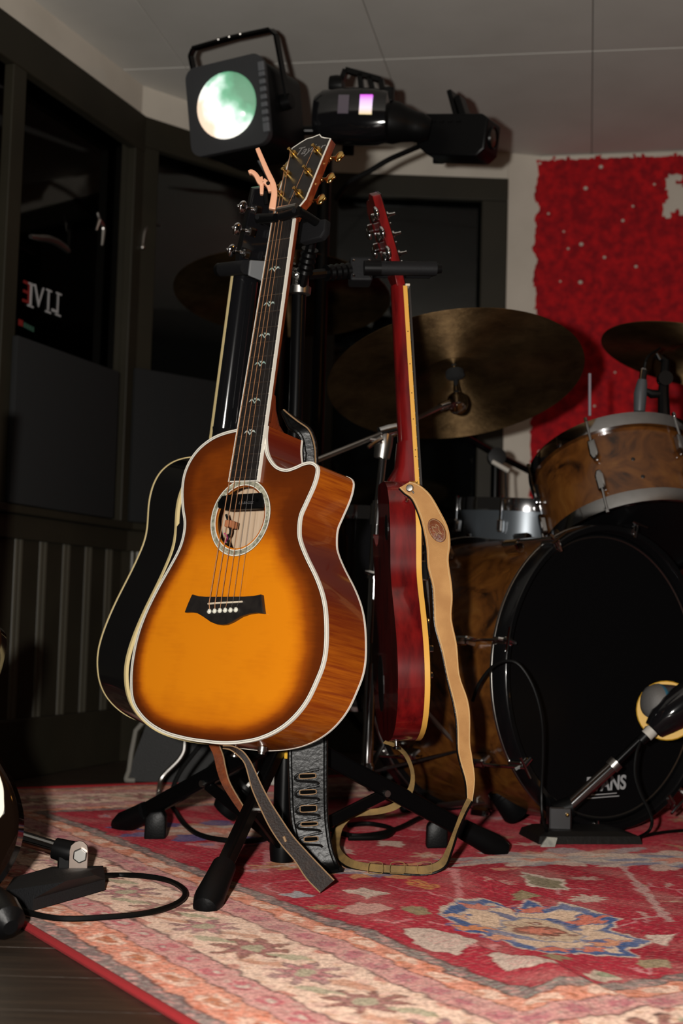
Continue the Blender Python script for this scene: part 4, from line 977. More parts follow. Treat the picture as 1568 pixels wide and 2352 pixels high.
# =================================================================== TRIPLE GUITAR STAND
MX, MY = -.085, 2.45
def stand():
    t = thing('guitar_stand', 'black tripod guitar stand with three hanging yokes holding the guitars', 'guitar stand', (MX, MY, 0))
    MB().lathe([(0, .02), (.0165, .02), (.0165, .62), (.0001, .62)], (MX, MY, 0), n=20).build('mast', M_steel, t)
    MB().lathe([(0, .60), (.0125, .60), (.0125, 1.02), (.0001, 1.02)], (MX, MY, 0), n=18).build('inner_mast', M_steel, t)
    MB().lathe([(.013, .585), (.021, .585), (.022, .60), (.022, .63), (.014, .64)], (MX, MY, 0), n=20).build('height_collar', M_black, t)
    MB().lathe([(.013, 0), (.020, .002), (.021, .014), (.016, .016), (.016, .045), (.0001, .05)], (MX, MY, .985), n=20).build('top_collar', M_nickel, t)
    MB().lathe([(.017, .185), (.030, .19), (.030, .235), (.017, .24)], (MX, MY, 0), n=20).build('hub', M_black, t)
    MB().lathe([(0, .0), (.019, .0), (.021, .02), (.021, .05), (.017, .06)], (MX, MY, .012), n=20).build('lower_hub', M_black, t)
    feet = [fl(482, 2092), fl(290, 1915), fl(1128, 1968)]
    for k, ft in enumerate(feet):
        d = Vector((ft.x-MX, ft.y-MY, 0)); L = d.length; d.normalize()
        a = Vector((MX, MY, .215))+d*.02; b = Vector((MX, MY, .032))+d*(L-.02)
        lg = MB().beam(a, b, .017, .031).build('leg', M_steel, t, 0, .004)
        dd = (b-a).normalized(); e = b+dd*.045
        ft_ = MB().tube([b-dd*.045, b-dd*.01, b+dd*.03, b+dd*.05, b+dd*.058], [.0185, .0200, .0225, .018, .006], 14).build('rubber_foot', M_rubber, lg)
        m = a+(b-a)*.46
        MB().beam(Vector((MX, MY, .045))+d*.018, m+Vector((0, 0, -.012)), .008, .020).build('brace', M_steel, t, 0, .002)
        MB().lathe([(0, -.014), (.006, -.014), (.006, .014), (0, .014)], m+Vector((0, 0, -.010)), d.cross(Vector((0, 0, 1))), 10).build('bolt', M_nickel, t)
    for px in (622, 657): MB().tube([at(px, 1722, MY-.03), at(px-1, 1742, MY-.03)], [.0035, .003], 8).build('yellow_tab', M_yellow, t)
    # yoke arms with adjustable collars
    def yoke(gm, zz, yb, out, nm):
        base = Vector((MX, MY, .98+.02*out))
        p = gm @ Vector((0, yb+.055, zz)); q = gm @ Vector((0, yb+.02, zz))
        MB().tube([base, base+(p-base)*.25, p], .0085, 10).build('yoke_arm', M_steel, t)
        c0 = base+(p-base)*.42; c1 = base+(p-base)*.78
        pr = []
        for k in range(9): pr += [(.0125 if k % 2 else .0150, (c1-c0).length*k/8)]
        cg = MB().lathe([(0.0086, 0)]+pr+[(.0086, (c1-c0).length)], c0, c1-c0, 16).build('grip_collar', M_steel, t)
        return p, q
    # yoke 1: closed gate in front of the strings
    yoke(G1, .652, .018, 0, 'a')
    MB(G1).box((0, .052, .652), (.060, .030, .034)).build('yoke_block', M_black, t, 0, .004)
    for sg in (-1, 1):
        pad = [(.0, .030), (.050, .030), (.052, .002), (.044, -.012), (.0, -.016)]
        MB(G1).prism([(sg*(.010+p[0]), .632+p[1]*.8) for p in pad], (0, .030, 0), (1, 0, 0), (0, 0, 1), (0, 1, 0), .016).build('yoke_pad', M_gpad, t, 20, .003)
        MB(G1).tube([(sg*.040, .035, .652), (sg*.041, .0, .652), (sg*.041, -.016, .651)], .0075, 12).build('yoke_prong', M_black, t)
        g = MB(G1).tube([(sg*.046, -.019, .650), (sg*.005, -.0195, .6455)], [.0085, .0075], 12).build('gate_arm', M_black, t)
        MB(G1).lathe([(0, -.0092), (.0042, -.0090), (.0046, -.007)], (sg*.040, -.019, .649), (0, 1, 0), 12).build('gate_rivet', M_gpad, g)
    MB(G1).tube([(-.004, -.018, .6605), (.036, -.018, .661)], .0050, 10).build('gate_roller', M_nickel, t)
    # yoke 2 behind: grey pads of the black guitar's yoke
    yoke(G2, .836, .024, 1, 'b')
    MB(G2).box((0, .056, .836), (.056, .024, .030)).build('yoke_block', M_black, t, 0, .004)
    for sg in (-1, 1):
        MB(G2).tube([(sg*.034, .060, .836), (sg*.036, -.018, .834)], .0125, 14).build('yoke_prong', M_gpad, t)
        MB(G2).lathe([(0, 0), (.012, 0), (.012, .012), (0, .014)], (sg*.036, -.018, .834), (0, -1, 0), 14).build('prong_cap', M_black, t)
    pl = [(-.034, -.014), (.0, -.020), (.034, -.014), (.034, .012), (.0, .016), (-.034, .012)]
    MB(G2).prism([(p[0], .836+p[1]) for p in pl], (0, .066, 0), (1, 0, 0), (0, 0, 1), (0, 1, 0), .005).build('yoke_plate', mat('grey_plate', (.16, .165, .17), .5), t, 20, .002)
    # yoke 3: red guitar
    zp = lambda sg: .830+(.016 if sg > 0 else 0)
    yoke(G3, .838, .02, 2, 'c')
    bk = MB(G3).box((-.0, .078, .833), (.046, .040, .044)).build('yoke_block', M_gpad, t, 0, .004)
    for x in (-.0235,):
        for y in (.064, .092):
            for z in (.819, .847): MB(G3).ball((x, y, z), .0028, 8, 5).build('screw', M_chrome, bk)
    for sg in (-1, 1):
        MB(G3).tube([(sg*.034, .075, zp(sg)), (sg*.034, .045, zp(sg))], .0135, 14).build('yoke_joint', M_black, t)
        MB(G3).tube([(sg*.034, .05, zp(sg)), (sg*.034, -.055, zp(sg))], .0125, 16).build('yoke_prong', M_gpad, t)
        MB(G3).tube([(sg*.034, -.055, zp(sg)), (sg*.034, -.064, zp(sg))], [.0095, .008], 14).build('prong_cap', M_black, t)
    # spring and lever at the top of the mast
    sp_ = [Vector((MX+.0-.018*k/40, MY-.02, 1.0+.055*k/40))+Vector((.005*math.cos(k*.95), .005*math.sin(k*.95), 0)) for k in range(41)]
    MB().tube(sp_, .0012, 6).build('spring', M_nickel, t)
stand()

# =================================================================== CAPO
def capo():
    Y = 2.335
    t = thing('capo', 'peach coloured spring capo clipped beside the sunburst guitar headstock', 'capo', at(628, 480, Y))
    def bar(pts, w_, dp, nm, mt_=M_peach):
        P = spline([at(x, y, Y) for x, y in pts], 4); mb = MB(); idx = []
        for k in range(len(P)):
            tt = (P[min(k+1, len(P)-1)]-P[max(k-1, 0)]).normalized(); s = tt.cross(Vector((0, 1, 0))).normalized(); ww = (w_[0]+(w_[1]-w_[0])*k/(len(P)-1))/2
            idx.append([mb.av(P[k]+s*a*ww+Vector((0, b*dp/2, 0))) for a, b in ((-1, -1), (1, -1), (1, 1), (-1, 1))])
        for a, b in zip(idx, idx[1:]):
            for m in range(4): mb.f.append((a[m], a[(m+1) % 4], b[(m+1) % 4], b[m]))
        mb.f.append(tuple(idx[0])); mb.f.append(tuple(reversed(idx[-1]))); return mb.build(nm, mt_, t, 40, .0012)
    bar([(591, 342), (602, 368), (614, 396), (627, 424), (630, 445), (628, 462), (625, 482)], (.0075, .0115), .012, 'long_arm')
    bar([(571, 398), (578, 396), (588, 404), (596, 418), (604, 425)], (.006, .010), .013, 'lever')
    bar([(598, 408), (601, 424), (601, 448)], (.008, .006), .012, 'lower_grip')
    bar([(604, 416), (612, 422), (618, 432), (620, 442)], (.009, .006), .013, 'jaw')
    MB().lathe([(0, -.008), (.0035, -.008), (.0035, .008), (0, .008)], at(616, 424, Y), (0, 1, 0), 12).build('pivot', M_chrome, t)
    MB().tube([at(612, 470, Y), at(608, 440, Y)], .004, 8).build('spring', M_black, t)
capo()

# =================================================================== STRAPS
def rib(pairs, sub=4):
    L = spline([at(a, b, Y) for a, b, c, d, Y in pairs], sub); R = spline([at(c, d, Y) for a, b, c, d, Y in pairs], sub); return L, R
def offs(L, R, d):
    out = []
    for k in range(len(L)):
        t = (L[min(k+1, len(L)-1)]+R[min(k+1, len(L)-1)])-(L[max(k-1, 0)]+R[max(k-1, 0)]); n = (R[k]-L[k]).cross(t)
        n = n.normalized() if n.length > 1e-9 else Vector((0, 1, 0)); out.append(n*d)
    return [p+q for p, q in zip(L, out)], [p+q for p, q in zip(R, out)]
def tanstrap():
    pr = [(917, 1121, 941, 1107, 2.318), (929, 1133, 962, 1114, 2.316), (947, 1148, 988, 1137, 2.312), (964, 1187, 1012, 1178, 2.305), (973, 1223, 1029, 1214, 2.295), (979, 1259, 1034, 1250, 2.285), (982, 1303, 1030, 1288, 2.275), (993, 1348, 1037, 1342, 2.268), (996, 1392, 1039, 1378, 2.265), (999, 1437, 1037, 1422, 2.262), (1015, 1497, 1049, 1482, 2.262), (1027, 1556, 1055, 1550, 2.265), (1042, 1616, 1073, 1604, 2.268), (1049, 1660, 1079, 1645, 2.270), (1051, 1720, 1079, 1705, 2.275), (1056, 1747, 1084, 1739, 2.28), (1069, 1793, 1090, 1789, 2.285), (1073, 1831, 1085, 1839, 2.295)]
    t = thing('guitar_strap', 'long tan suede guitar strap hanging from the red electric guitar and looping on the rug', 'strap', at(940, 1120, 2.32))
    L1, R1 = rib(pr); MB().ribbon(L1, R1, .0022, -1).build('suede_face', M_tan, t, 50)
    Lb, Rb = offs(L1, R1, .0004); MB().ribbon(Lb, Rb, .0030, 1).build('padded_back', M_bleather, t, 50, label='black padded backing')
    MB().tube([p+Vector((0, .002, 0)) for p in L1], .0026, 7).build('edge_piping', M_bleather, t, label='black piping along the strap edge')
    # stitched edges
    for f_ in (.07, .93):
        P = [a+(b-a)*f_ for a, b in zip(*offs(L1, R1, -.0024))]; MB().tube(P, .0006, 5).build('stitching', mat('pale_stitch', (.62, .42, .20), .7), t)
    lo = []
    def lp(lx, ly, rx, ry, Y, Y2=None): return (at(lx, ly, Y), at(rx, ry, Y2 or Y))
    seg = [lp(1073, 1831, 1085, 1839, 2.295), lp(1058, 1862, 1070, 1866, 2.31), lp(1042, 1904, 1052, 1908, 2.335), lp(1024, 1950, 1036, 1958, 2.36), lp(1008, 1976, 1020, 1992, 2.375), lp(975, 1988, 978, 2008, 2.38), lp(915, 1988, 915, 2007, 2.385), lp(850, 1983, 848, 2003, 2.40), lp(806, 1973, 794, 1990, 2.43), lp(782, 1950, 764, 1958, 2.50), lp(782, 1923, 762, 1926, 2.56), lp(790, 1898, 774, 1893, 2.58), lp(814, 1877, 808, 1864, 2.58), lp(870, 1870, 868, 1856, 2.57), lp(914, 1857, 909, 1841, 2.56), lp(946, 1823, 934, 1815, 2.55), lp(952, 1779, 943, 1779, 2.535), lp(938, 1735, 929, 1738, 2.515), lp(913, 1710, 904, 1715, 2.49), lp(886, 1700, 879, 1706, 2.472)]
    L2 = spline([s[0] for s in seg], 4); R2 = spline([s[1] for s in seg], 4)
    MB().ribbon(L2, R2, .0022, -1).build('lower_suede', M_olive, t, 50)
    Lb, Rb = offs(L2, R2, .0004); n = len(L2)//2+6; MB().ribbon(Lb[:n], Rb[:n], .0026, 1).build('padded_back', M_bleather, t, 50)
    MB().tube([p+Vector((0, -.001, 0)) for p in R2[:46]], .0024, 7).build('edge_piping', M_bleather, t)
    # adjustment slots on the loop that lies on the rug
    for px in (975, 912, 862):
        a = at(px-17, 1990, 2.378); b = at(px+17, 1990, 2.378); c = Vector((0, 0, .0095))
        ring = [a-c*.6, a+c*.3, a+(b-a)*.15+c, b+(a-b)*.15+c, b+c*.3, b-c*.6, b+(a-b)*.15-c*.9, a+(b-a)*.15-c*.9]
        MB().tube(spline([p+Vector((0, -.0055, -.002)) for p in ring], 3, True), .0007, 5, closed=True).build('slot_edge', M_olive, t)
    # oval brown badge with border and the button hole
    i = 17; mid = (at(985, 1187, 2.296)+at(985, 1187, 2.296))*.5
    c0 = at(1003, 1219, 2.288); ax = (at(1018, 1245, 2.282)-at(990, 1190, 2.294)).normalized(); sx_ = ax.cross(Vector((0, 1, 0))).normalized(); nn = sx_.cross(ax).normalized()
    if nn.y > 0: nn = -nn
    pb = MB(); ov = [(math.cos(a)*.0125, math.sin(a)*.0215) for a in np.linspace(0, 2*math.pi, 29)[:-1]]
    bo = MB().prism(ov, c0+nn*.0010, sx_, ax, nn, .0022).build('oval_badge', M_patch, t, 30, .0006, label='oval brown leather badge')
    MB().tube([c0+nn*.0034+sx_*p[0]*.86+ax*p[1]*.9 for p in ov], .0006, 5, closed=True).build('badge_stitching', M_stitch, bo)
    MB().tube(spline([c0+nn*.0033+sx_*x*.001+ax*y*.001 for x, y in ((-4, -9), (-5, -2), (-3, 3), (-5, 9), (0, 5), (4, 10), (3, 2), (5, -3), (3, -9), (0, -4))], 4, True), .0007, 5, closed=True).build('badge_emblem', M_stitch, bo)
    b0 = at(941, 1122, 2.311)
    MB().lathe([(0, .006), (.005, .0055), (.0065, .003), (.0065, 0)], b0, (-.2, -1, .1), 16).build('strap_button_cap', M_nickel, t)
    MB().tube([at(944, 1124, 2.309), at(950, 1133, 2.309)], .0013, 6).build('button_slit', M_ebony, t)
tanstrap()

def darkstrap():
    pr = [(512, 1719, 512, 1713, 2.215), (528, 1722, 534, 1714, 2.205), (545, 1734, 556, 1725, 2.20), (561, 1752, 573, 1746, 2.198), (570, 1780, 586, 1772, 2.196), (579, 1813, 597, 1797, 2.194), (599, 1859, 617, 1836, 2.192), (621, 1903, 642, 1876, 2.19), (648, 1943, 672, 1920, 2.188), (676, 1976, 703, 1955, 2.185), (703, 2017, 736, 1990, 2.18), (735, 2050, 767, 2022, 2.175)]
    t = thing('guitar_strap', 'dark brown leather strap hanging from the tail of the sunburst guitar', 'strap', at(527, 1714, 2.21))
    L, R = rib(pr); MB().ribbon(L, R, .003, 1).build('leather', M_dbrown, t, 50)
    for P in (L, R): MB().tube([p+Vector((0, .0005, 0)) for p in P], .0011, 5).build('raw_edge', M_stitch, t)
    MB().tube([at(651, 1921, 2.183), at(656, 1933, 2.183)], .0022, 6).build('button_slit', M_stitch, t)
darkstrap()
def brownstrap():
    pr = [(477, 1700, 502, 1700, 2.47), (480, 1713, 504, 1713, 2.465), (489.6, 1734, 512.5, 1736.5, 2.46), (498.5, 1772, 517.6, 1762, 2.455), (511, 1805, 526.6, 1795, 2.45), (535.5, 1844, 546, 1831, 2.45), (558.5, 1876, 567, 1864, 2.45)]
    t = thing('guitar_strap', 'reddish brown leather strap end hanging behind the dark brown strap', 'strap', at(490, 1700, 2.47))
    L, R = rib(pr); MB().ribbon(L, R, .003, 1).build('leather', M_rbrown, t, 50); MB().tube(R, .0012, 5).build('raw_edge', M_stitch, t)
brownstrap()
def blackstrap():
    t = thing('guitar_strap', 'wide black padded leather strap with slots hanging behind the sunburst guitar', 'strap', at(707, 1720, 2.385))
    pr = [(646, 948, 652, 941, 2.40), (654, 966, 668, 953, 2.395), (663, 984, 690, 968, 2.39), (676, 992, 712, 984, 2.385), (688, 1006, 722, 1004, 2.385), (694, 1035, 728, 1030, 2.385), (694, 1070, 730, 1070, 2.385), (672, 1300, 742, 1300, 2.385), (664, 1500, 750, 1500, 2.385), (662, 1720, 751, 1705, 2.385), (664, 1800, 751, 1795, 2.385), (668, 1880, 753, 1880, 2.385), (684, 1950, 762, 1945, 2.38), (700, 1992, 776, 1984, 2.375), (728, 2006, 786, 1994, 2.36)]
    L, R = rib(pr); MB().ribbon(L, R, .0065, 1).build('padded_leather', M_bleather, t, 60)
    for P, s in ((L, 1), (R, -1)):
        MB().tube([p+(q-p).normalized()*.003+Vector((0, -.004, 0)) for p, q in zip(L if s > 0 else R, R if s > 0 else L)], .0035, 8).build('piping', M_bleather, t)
        MB().tube([p+Vector((0, -.002, 0)) for p in P], .0014, 6).build('stitched_edge', M_dbrown, t)
    Pd = [a+(b-a)*f_ for a, b, f_ in zip(L[:26], R[:26], [.85]*26)]; MB().tube([p+Vector((0, -.008, 0)) for p in Pd], .0012, 5).build('thong', M_stitch, t)
    for k, (px, py, hw, hh) in enumerate(((706, 1783, 19, 5), (707, 1820, 19, 5), (708, 1858, 19, 7), (710, 1893, 19, 4), (714, 1928, 16, 5))):
        Y = 2.3765-.0*k
        ring = [(-hw, 0), (-hw*.9, -hh), (0, -hh-1), (hw*.9, -hh-1), (hw, -1), (hw*.9, hh-2), (0, hh), (-hw*.9, hh)]
        P = spline([at(px+x, py+y, Y) for x, y in ring], 3, True)
        so = MB().tube(P, .0009, 6, closed=True).build('slot_edge', M_stitch, t)
        MB().prism([((p-P[0]).x, (p-P[0]).z) for p in P], P[0]+Vector((0, .0004, 0)), (1, 0, 0), (0, 0, 1), (0, 1, 0), .001).build('slot', mat('slot_dark', (.002, .002, .002), .9, spec=.05), so, 0)
        zz = spline([at(px+x, py+y, Y+.0015) for x, y in ((26, -16), (-6, -9), (-26, -2), (-24, 10), (18, 13), (26, 18))], 3)
        MB().tube(zz, .0022, 7).build('padded_ridge', M_bleather, t)
blackstrap()

# =================================================================== STAGE LIGHTS
def moonflower():
    Y = 3.30; Lm = pose(at(520, 242, Y), rad(-24), rad(-6), rad(-4.5))
    t = thing('effect_light', 'black box stage light with a round glowing green lens and a carrying bracket', 'stage light', mtx=Lm)
    w_, h_, d_ = .105, .107, .20
    def rrect(a, b, r, n=5):
        o = []
        for cx_, cz, s in ((a-r, b-r, 0), (-a+r, b-r, 1), (-a+r, -b+r, 2), (a-r, -b+r, 3)):
            for k in range(n+1): an = math.pi/2*(s+k/n); o.append((cx_+r*math.cos(an), cz+r*math.sin(an)))
        return o
    MB(Lm).prism(rrect(w_-.004, h_-.004, .03), (0, .012, 0), (1, 0, 0), (0, 0, 1), (0, 1, 0), d_).build('housing', M_black, t, 30, .003)
    # front frame with a round opening
    mb = MB(Lm); O = rrect(w_, h_, .028, 8); N = len(O); Ri = .079
    for y in (0, .02):
        for p in O: mb.av((p[0], y, p[1]))
        for p in O:
            a = math.atan2(p[1], p[0]); mb.av((Ri*math.cos(a), y, Ri*math.sin(a)))
    for k in range(N):
        j = (k+1) % N; mb.f += [(k, j, N+j, N+k), (2*N+k, 3*N+k, 3*N+j, 2*N+j), (k, 2*N+k, 2*N+j, j), (N+k, N+j, 3*N+j, 3*N+k)]
    fr = mb.build('front_frame', mat('frame_plastic', (.030, .031, .034), .5), t, 30)
    MB(Lm).lathe([(0, -.032), (.025, -.0295), (.048, -.0225), (.066, -.0125), (.076, -.005), (.0795, -.001), (.0795, .01)], (0, 0, 0), (0, 1, 0), 40).build('lens', M_lens, t, 80, label='glowing green and white dome lens')
    for s in (1,):
        for k in range(9):
            z = -.072+k*.018
            MB(Lm).box((s*(w_-.004), -.001, z), (.016, .010, .011 if abs(k-4) < 4 else .022)).build('vent_rib', mat('vent_grey', (.10, .105, .115), .5), fr, 0, .002)
    for s in (1, -1): MB(Lm).lathe([(0, -.014), (.018, -.014), (.020, 0), (.020, .008)], (s*(w_+.006), .10, .01), (s*-1, 0, 0), 16).build('pivot_knob', M_black, t)
    x = w_+.012; P = [(-x, .10, .0), (-x, .085, .06), (-x, .06, .160), (-x+.012, .056, .174), (0, .055, .177), (x-.012, .056, .174), (x, .06, .160), (x, .085, .06), (x, .10, .0)]
    b = MB(Lm)
    for q0, q1 in zip(P, P[1:]): b.beam(q0, q1, .022, .006, hint=(0, 0, 1) if abs(q0[0]-q1[0]) > .02 else (1, 0, 0))
    b.build('bracket', M_steel, t, 0)
    for k in (-.03, 0, .03): MB(Lm).ball((k, .045, .1775), .004, 8, 5).build('bracket_screw', M_nickel, t)
moonflower()

def derby():
    Y = 3.35; Lm = pose(at(800, 268, Y), rad(-12), rad(-4), rad(3))
    t = thing('effect_light', 'black double lens stage light with a small glowing magenta window', 'stage light', mtx=Lm)
    sc_ = 1025.0*1.0; u = 1/975.
    mb = MB(Lm); n = 24; rows = [(-.083, .030, .030), (-.080, .046, .044), (-.060, .060, .055), (-.02, .065, .060), (.03, .066, .062), (.07, .064, .060), (.100, .056, .055), (.105, .02, .02)]
    for x, a, b in rows:
        for j in range(n):
            th = 2*math.pi*j/n; c, s = math.cos(th), math.sin(th)
            mb.av((x, b*math.copysign(abs(c)**.7, c), a*math.copysign(abs(s)**.7, s)))
    for k in range(len(rows)-1):
        for j in range(n): mb.f.append((k*n+j, k*n+(j+1) % n, (k+1)*n+(j+1) % n, (k+1)*n+j))
    mb.f.append(tuple(range(n))); mb.f.append(tuple((len(rows)-1)*n+j for j in reversed(range(n))))
    mb.build('housing', M_glossblack, t, 40)
    tail = MB(Lm).lathe([(0.052, 0), (.050, .03), (.042, .05), (.036, .075), (.036, .09), (.026, .11), (0, .112)], (.085, .02, -.004), (1, .25, -.12), 24).build('lamp_tail', M_black, t, 40)
    MB(Lm).box((.054, -.058, .012), (.030, .012, .046)).build('magenta_window', M_magenta, t, 0, label='small glowing magenta and white window')
    MB(Lm).box((.0, -.060, .012), (.026, .008, .044)).build('dark_window', mat('violet_glass', (.10, .08, .11), .15, spec=.9), t, 0)
    MB(Lm).ball((-.055, -.047, .028), .006, 10, 6).build('indicator', M_nickel, t)
    hb = MB(Lm)
    for q0, q1 in (((-.03, 0, .06), (-.014, 0, .112)), ((-.014, 0, .112), (.075, .0, .088)), ((.075, 0, .088), (.082, 0, .05)), ((.022, 0, .102), (.03, 0, .055)), ((.045, 0, .096), (.06, 0, .052))): hb.beam(q0, q1, .020, .012, hint=(1, 0, .3))
    hb.build('handle', M_steel, t, 0)
    MB(Lm).lathe([(0, -.018), (.022, -.016), (.024, 0), (.022, .016), (0, .018)], (-.034, 0, .076), (1, 0, 0), 16).build('clamp_knob', M_black, t)
    MB(Lm).box((.095, 0, .052), (.026, .03, .035)).build('clamp', M_black, t, 0, .004)
derby()

def parcan():
    Y = 3.42; Lm = pose(at(1052, 318, Y), rad(-27), rad(-3), rad(6))
    t = thing('effect_light', 'black angular box stage light with a dim round lens on its end', 'stage light', mtx=Lm)
    O = [(-.092, .040), (-.075, .052), (.075, .048), (.092, .036), (.090, -.038), (.070, -.056), (-.06, -.050), (-.092, -.025)]
    MB(Lm).prism(O, (0, -.045, 0), (1, 0, 0), (0, 0, 1), (0, 1, 0), .09).build('housing', M_black, t, 20, .005)
    MB(Lm).lathe([(.024, .004), (.026, .005), (.029, -.002)], (.0905, 0, -.001), (1, 0, 0), 24).build('lens_ring', M_steel, t)
    MB(Lm).lathe([(0, .0035), (.018, .003), (.024, .001)], (.0905, 0, -.001), (1, 0, 0), 24).build('lens', mat('dim_lens', (.045, .024, .015), .25), t)
    b = MB(Lm); b.beam((.0, .0, .04), (-.030, .0, .115), .045, .012, hint=(1, 0, 0)); b.beam((.02, .0, .04), (-.008, .0, .100), .045, .016, hint=(1, 0, 0)); b.build('yoke', M_steel, t, 0, .003)
    for k in range(4): MB(Lm).box((-.05+k*.022, -.046, .030), (.012, .004, .004)).build('vent_slot', M_steel, t, 0)
parcan()

def lightstand():
    Yp = 3.50; x0 = at(745, 400, Yp); top = at(790, 345, Yp)
    t = thing('lighting_stand', 'black lighting stand with a crossbar rising behind the drums under the stage lights', 'stand', (x0.x, Yp, 0))
    MB().tube([(x0.x, Yp, .06), (x0.x, Yp, top.z-.05)], .017, 14).build('pole', M_steel, t)
    MB().tube([at(560, 300, Yp), at(700, 300, Yp), at(1010, 300, Yp)], .012, 12).build('crossbar', M_steel, t)
    MB().tube([(x0.x, Yp, top.z-.06), at(747, 300, Yp)], .020, 12).build('clamp', M_black, t)
    MB().tube([at(585, 350, 3.44), at(612, 400, 3.46), at(645, 480, 3.5)], .010, 10).build('stay', M_steel, t)
    for k, (px, py, Y) in enumerate(((560, 340, 3.42), (800, 330, 3.42), (1010, 350, 3.46))): MB().box(at(px, py, Y+.03), (.03, .10, .03)).build('bracket_clamp', M_black, t, 0, .004)
    for a in (90, 205, 335):
        d = Vector((math.cos(rad(a)), math.sin(rad(a)), 0)); lg = MB().tube([Vector((x0.x, Yp, .30)), Vector((x0.x, Yp, .012))+d*.30], .009, 10).build('leg', M_steel, t)
        MB().ball(Vector((x0.x, Yp, .014))+d*.30, .014, 10, 6).build('rubber_foot', M_rubber, lg)
    solo(MB().tube(spline([at(968, 334, 3.46), at(930, 350, 3.44), at(890, 368, 3.43), at(850, 392, 3.44), at(800, 420, 3.46), at(770, 460, 3.48)], 5), .0065, 8), 'light_cable', M_cable, 'black cable drooping from the angular stage light towards the pole', 'cable', at(850, 392, 3.44))
lightstand()

# =================================================================== DRUM KIT
def cymbal(name, c, axis, R, label, px_group=None):
    t, a, b = ortho(axis); Fm = Matrix((a, b, t)).transposed().to_4x4(); Fm.translation = Vector(c)
    o = thing('cymbal', label, 'cymbal', mtx=Fm, group=None)
    P = [(.006, .030*R/.28), (.02, .029*R/.28), (.045*R/.28, .024*R/.28), (.062*R/.28, .012*R/.28), (.072*R/.28, .0085), (R*.6, .004), (R*.97, -.004), (R, -.005)]
    pr = P+[(r, z-.0016) for r, z in reversed(P)]
    MB(Fm).lathe(pr+[pr[0]], (0, 0, 0), (0, 0, 1), 96).build('bronze_disc', M_cymbal, o, 40)
    MB(Fm).lathe([(.0, .040*R/.28+.008), (.012, .040*R/.28+.006), (.013, .030*R/.28)], (0, 0, 0), (0, 0, 1), 16).build('top_felt', M_fabric, o)
    MB(Fm).lathe([(.006, .020), (.020, .016), (.021, .004), (.008, 0), (.0, .0)], (0, 0, -.004), (0, 0, 1), 18).build('bottom_felt', M_fabric, o)
    return o, Fm
# ride: underside tilted to the camera
RC = at(1045, 864, 3.12)
ride, RF = cymbal('ride', RC, Vector((-.10, .34, .92)), .285, 'large tarnished bronze cymbal with its underside showing right of the red guitar')
rear = at(648, 675, 3.75); cymbal('rear', rear, Vector((.02, .18, .97)), .29, 'dim bronze cymbal in the shade behind the guitar necks')
rightc = at(1590, 815, 3.30); cymbal('right', rightc, Vector((.22, .10, .96)), .215, 'bronze cymbal cut off at the right edge above the tom')

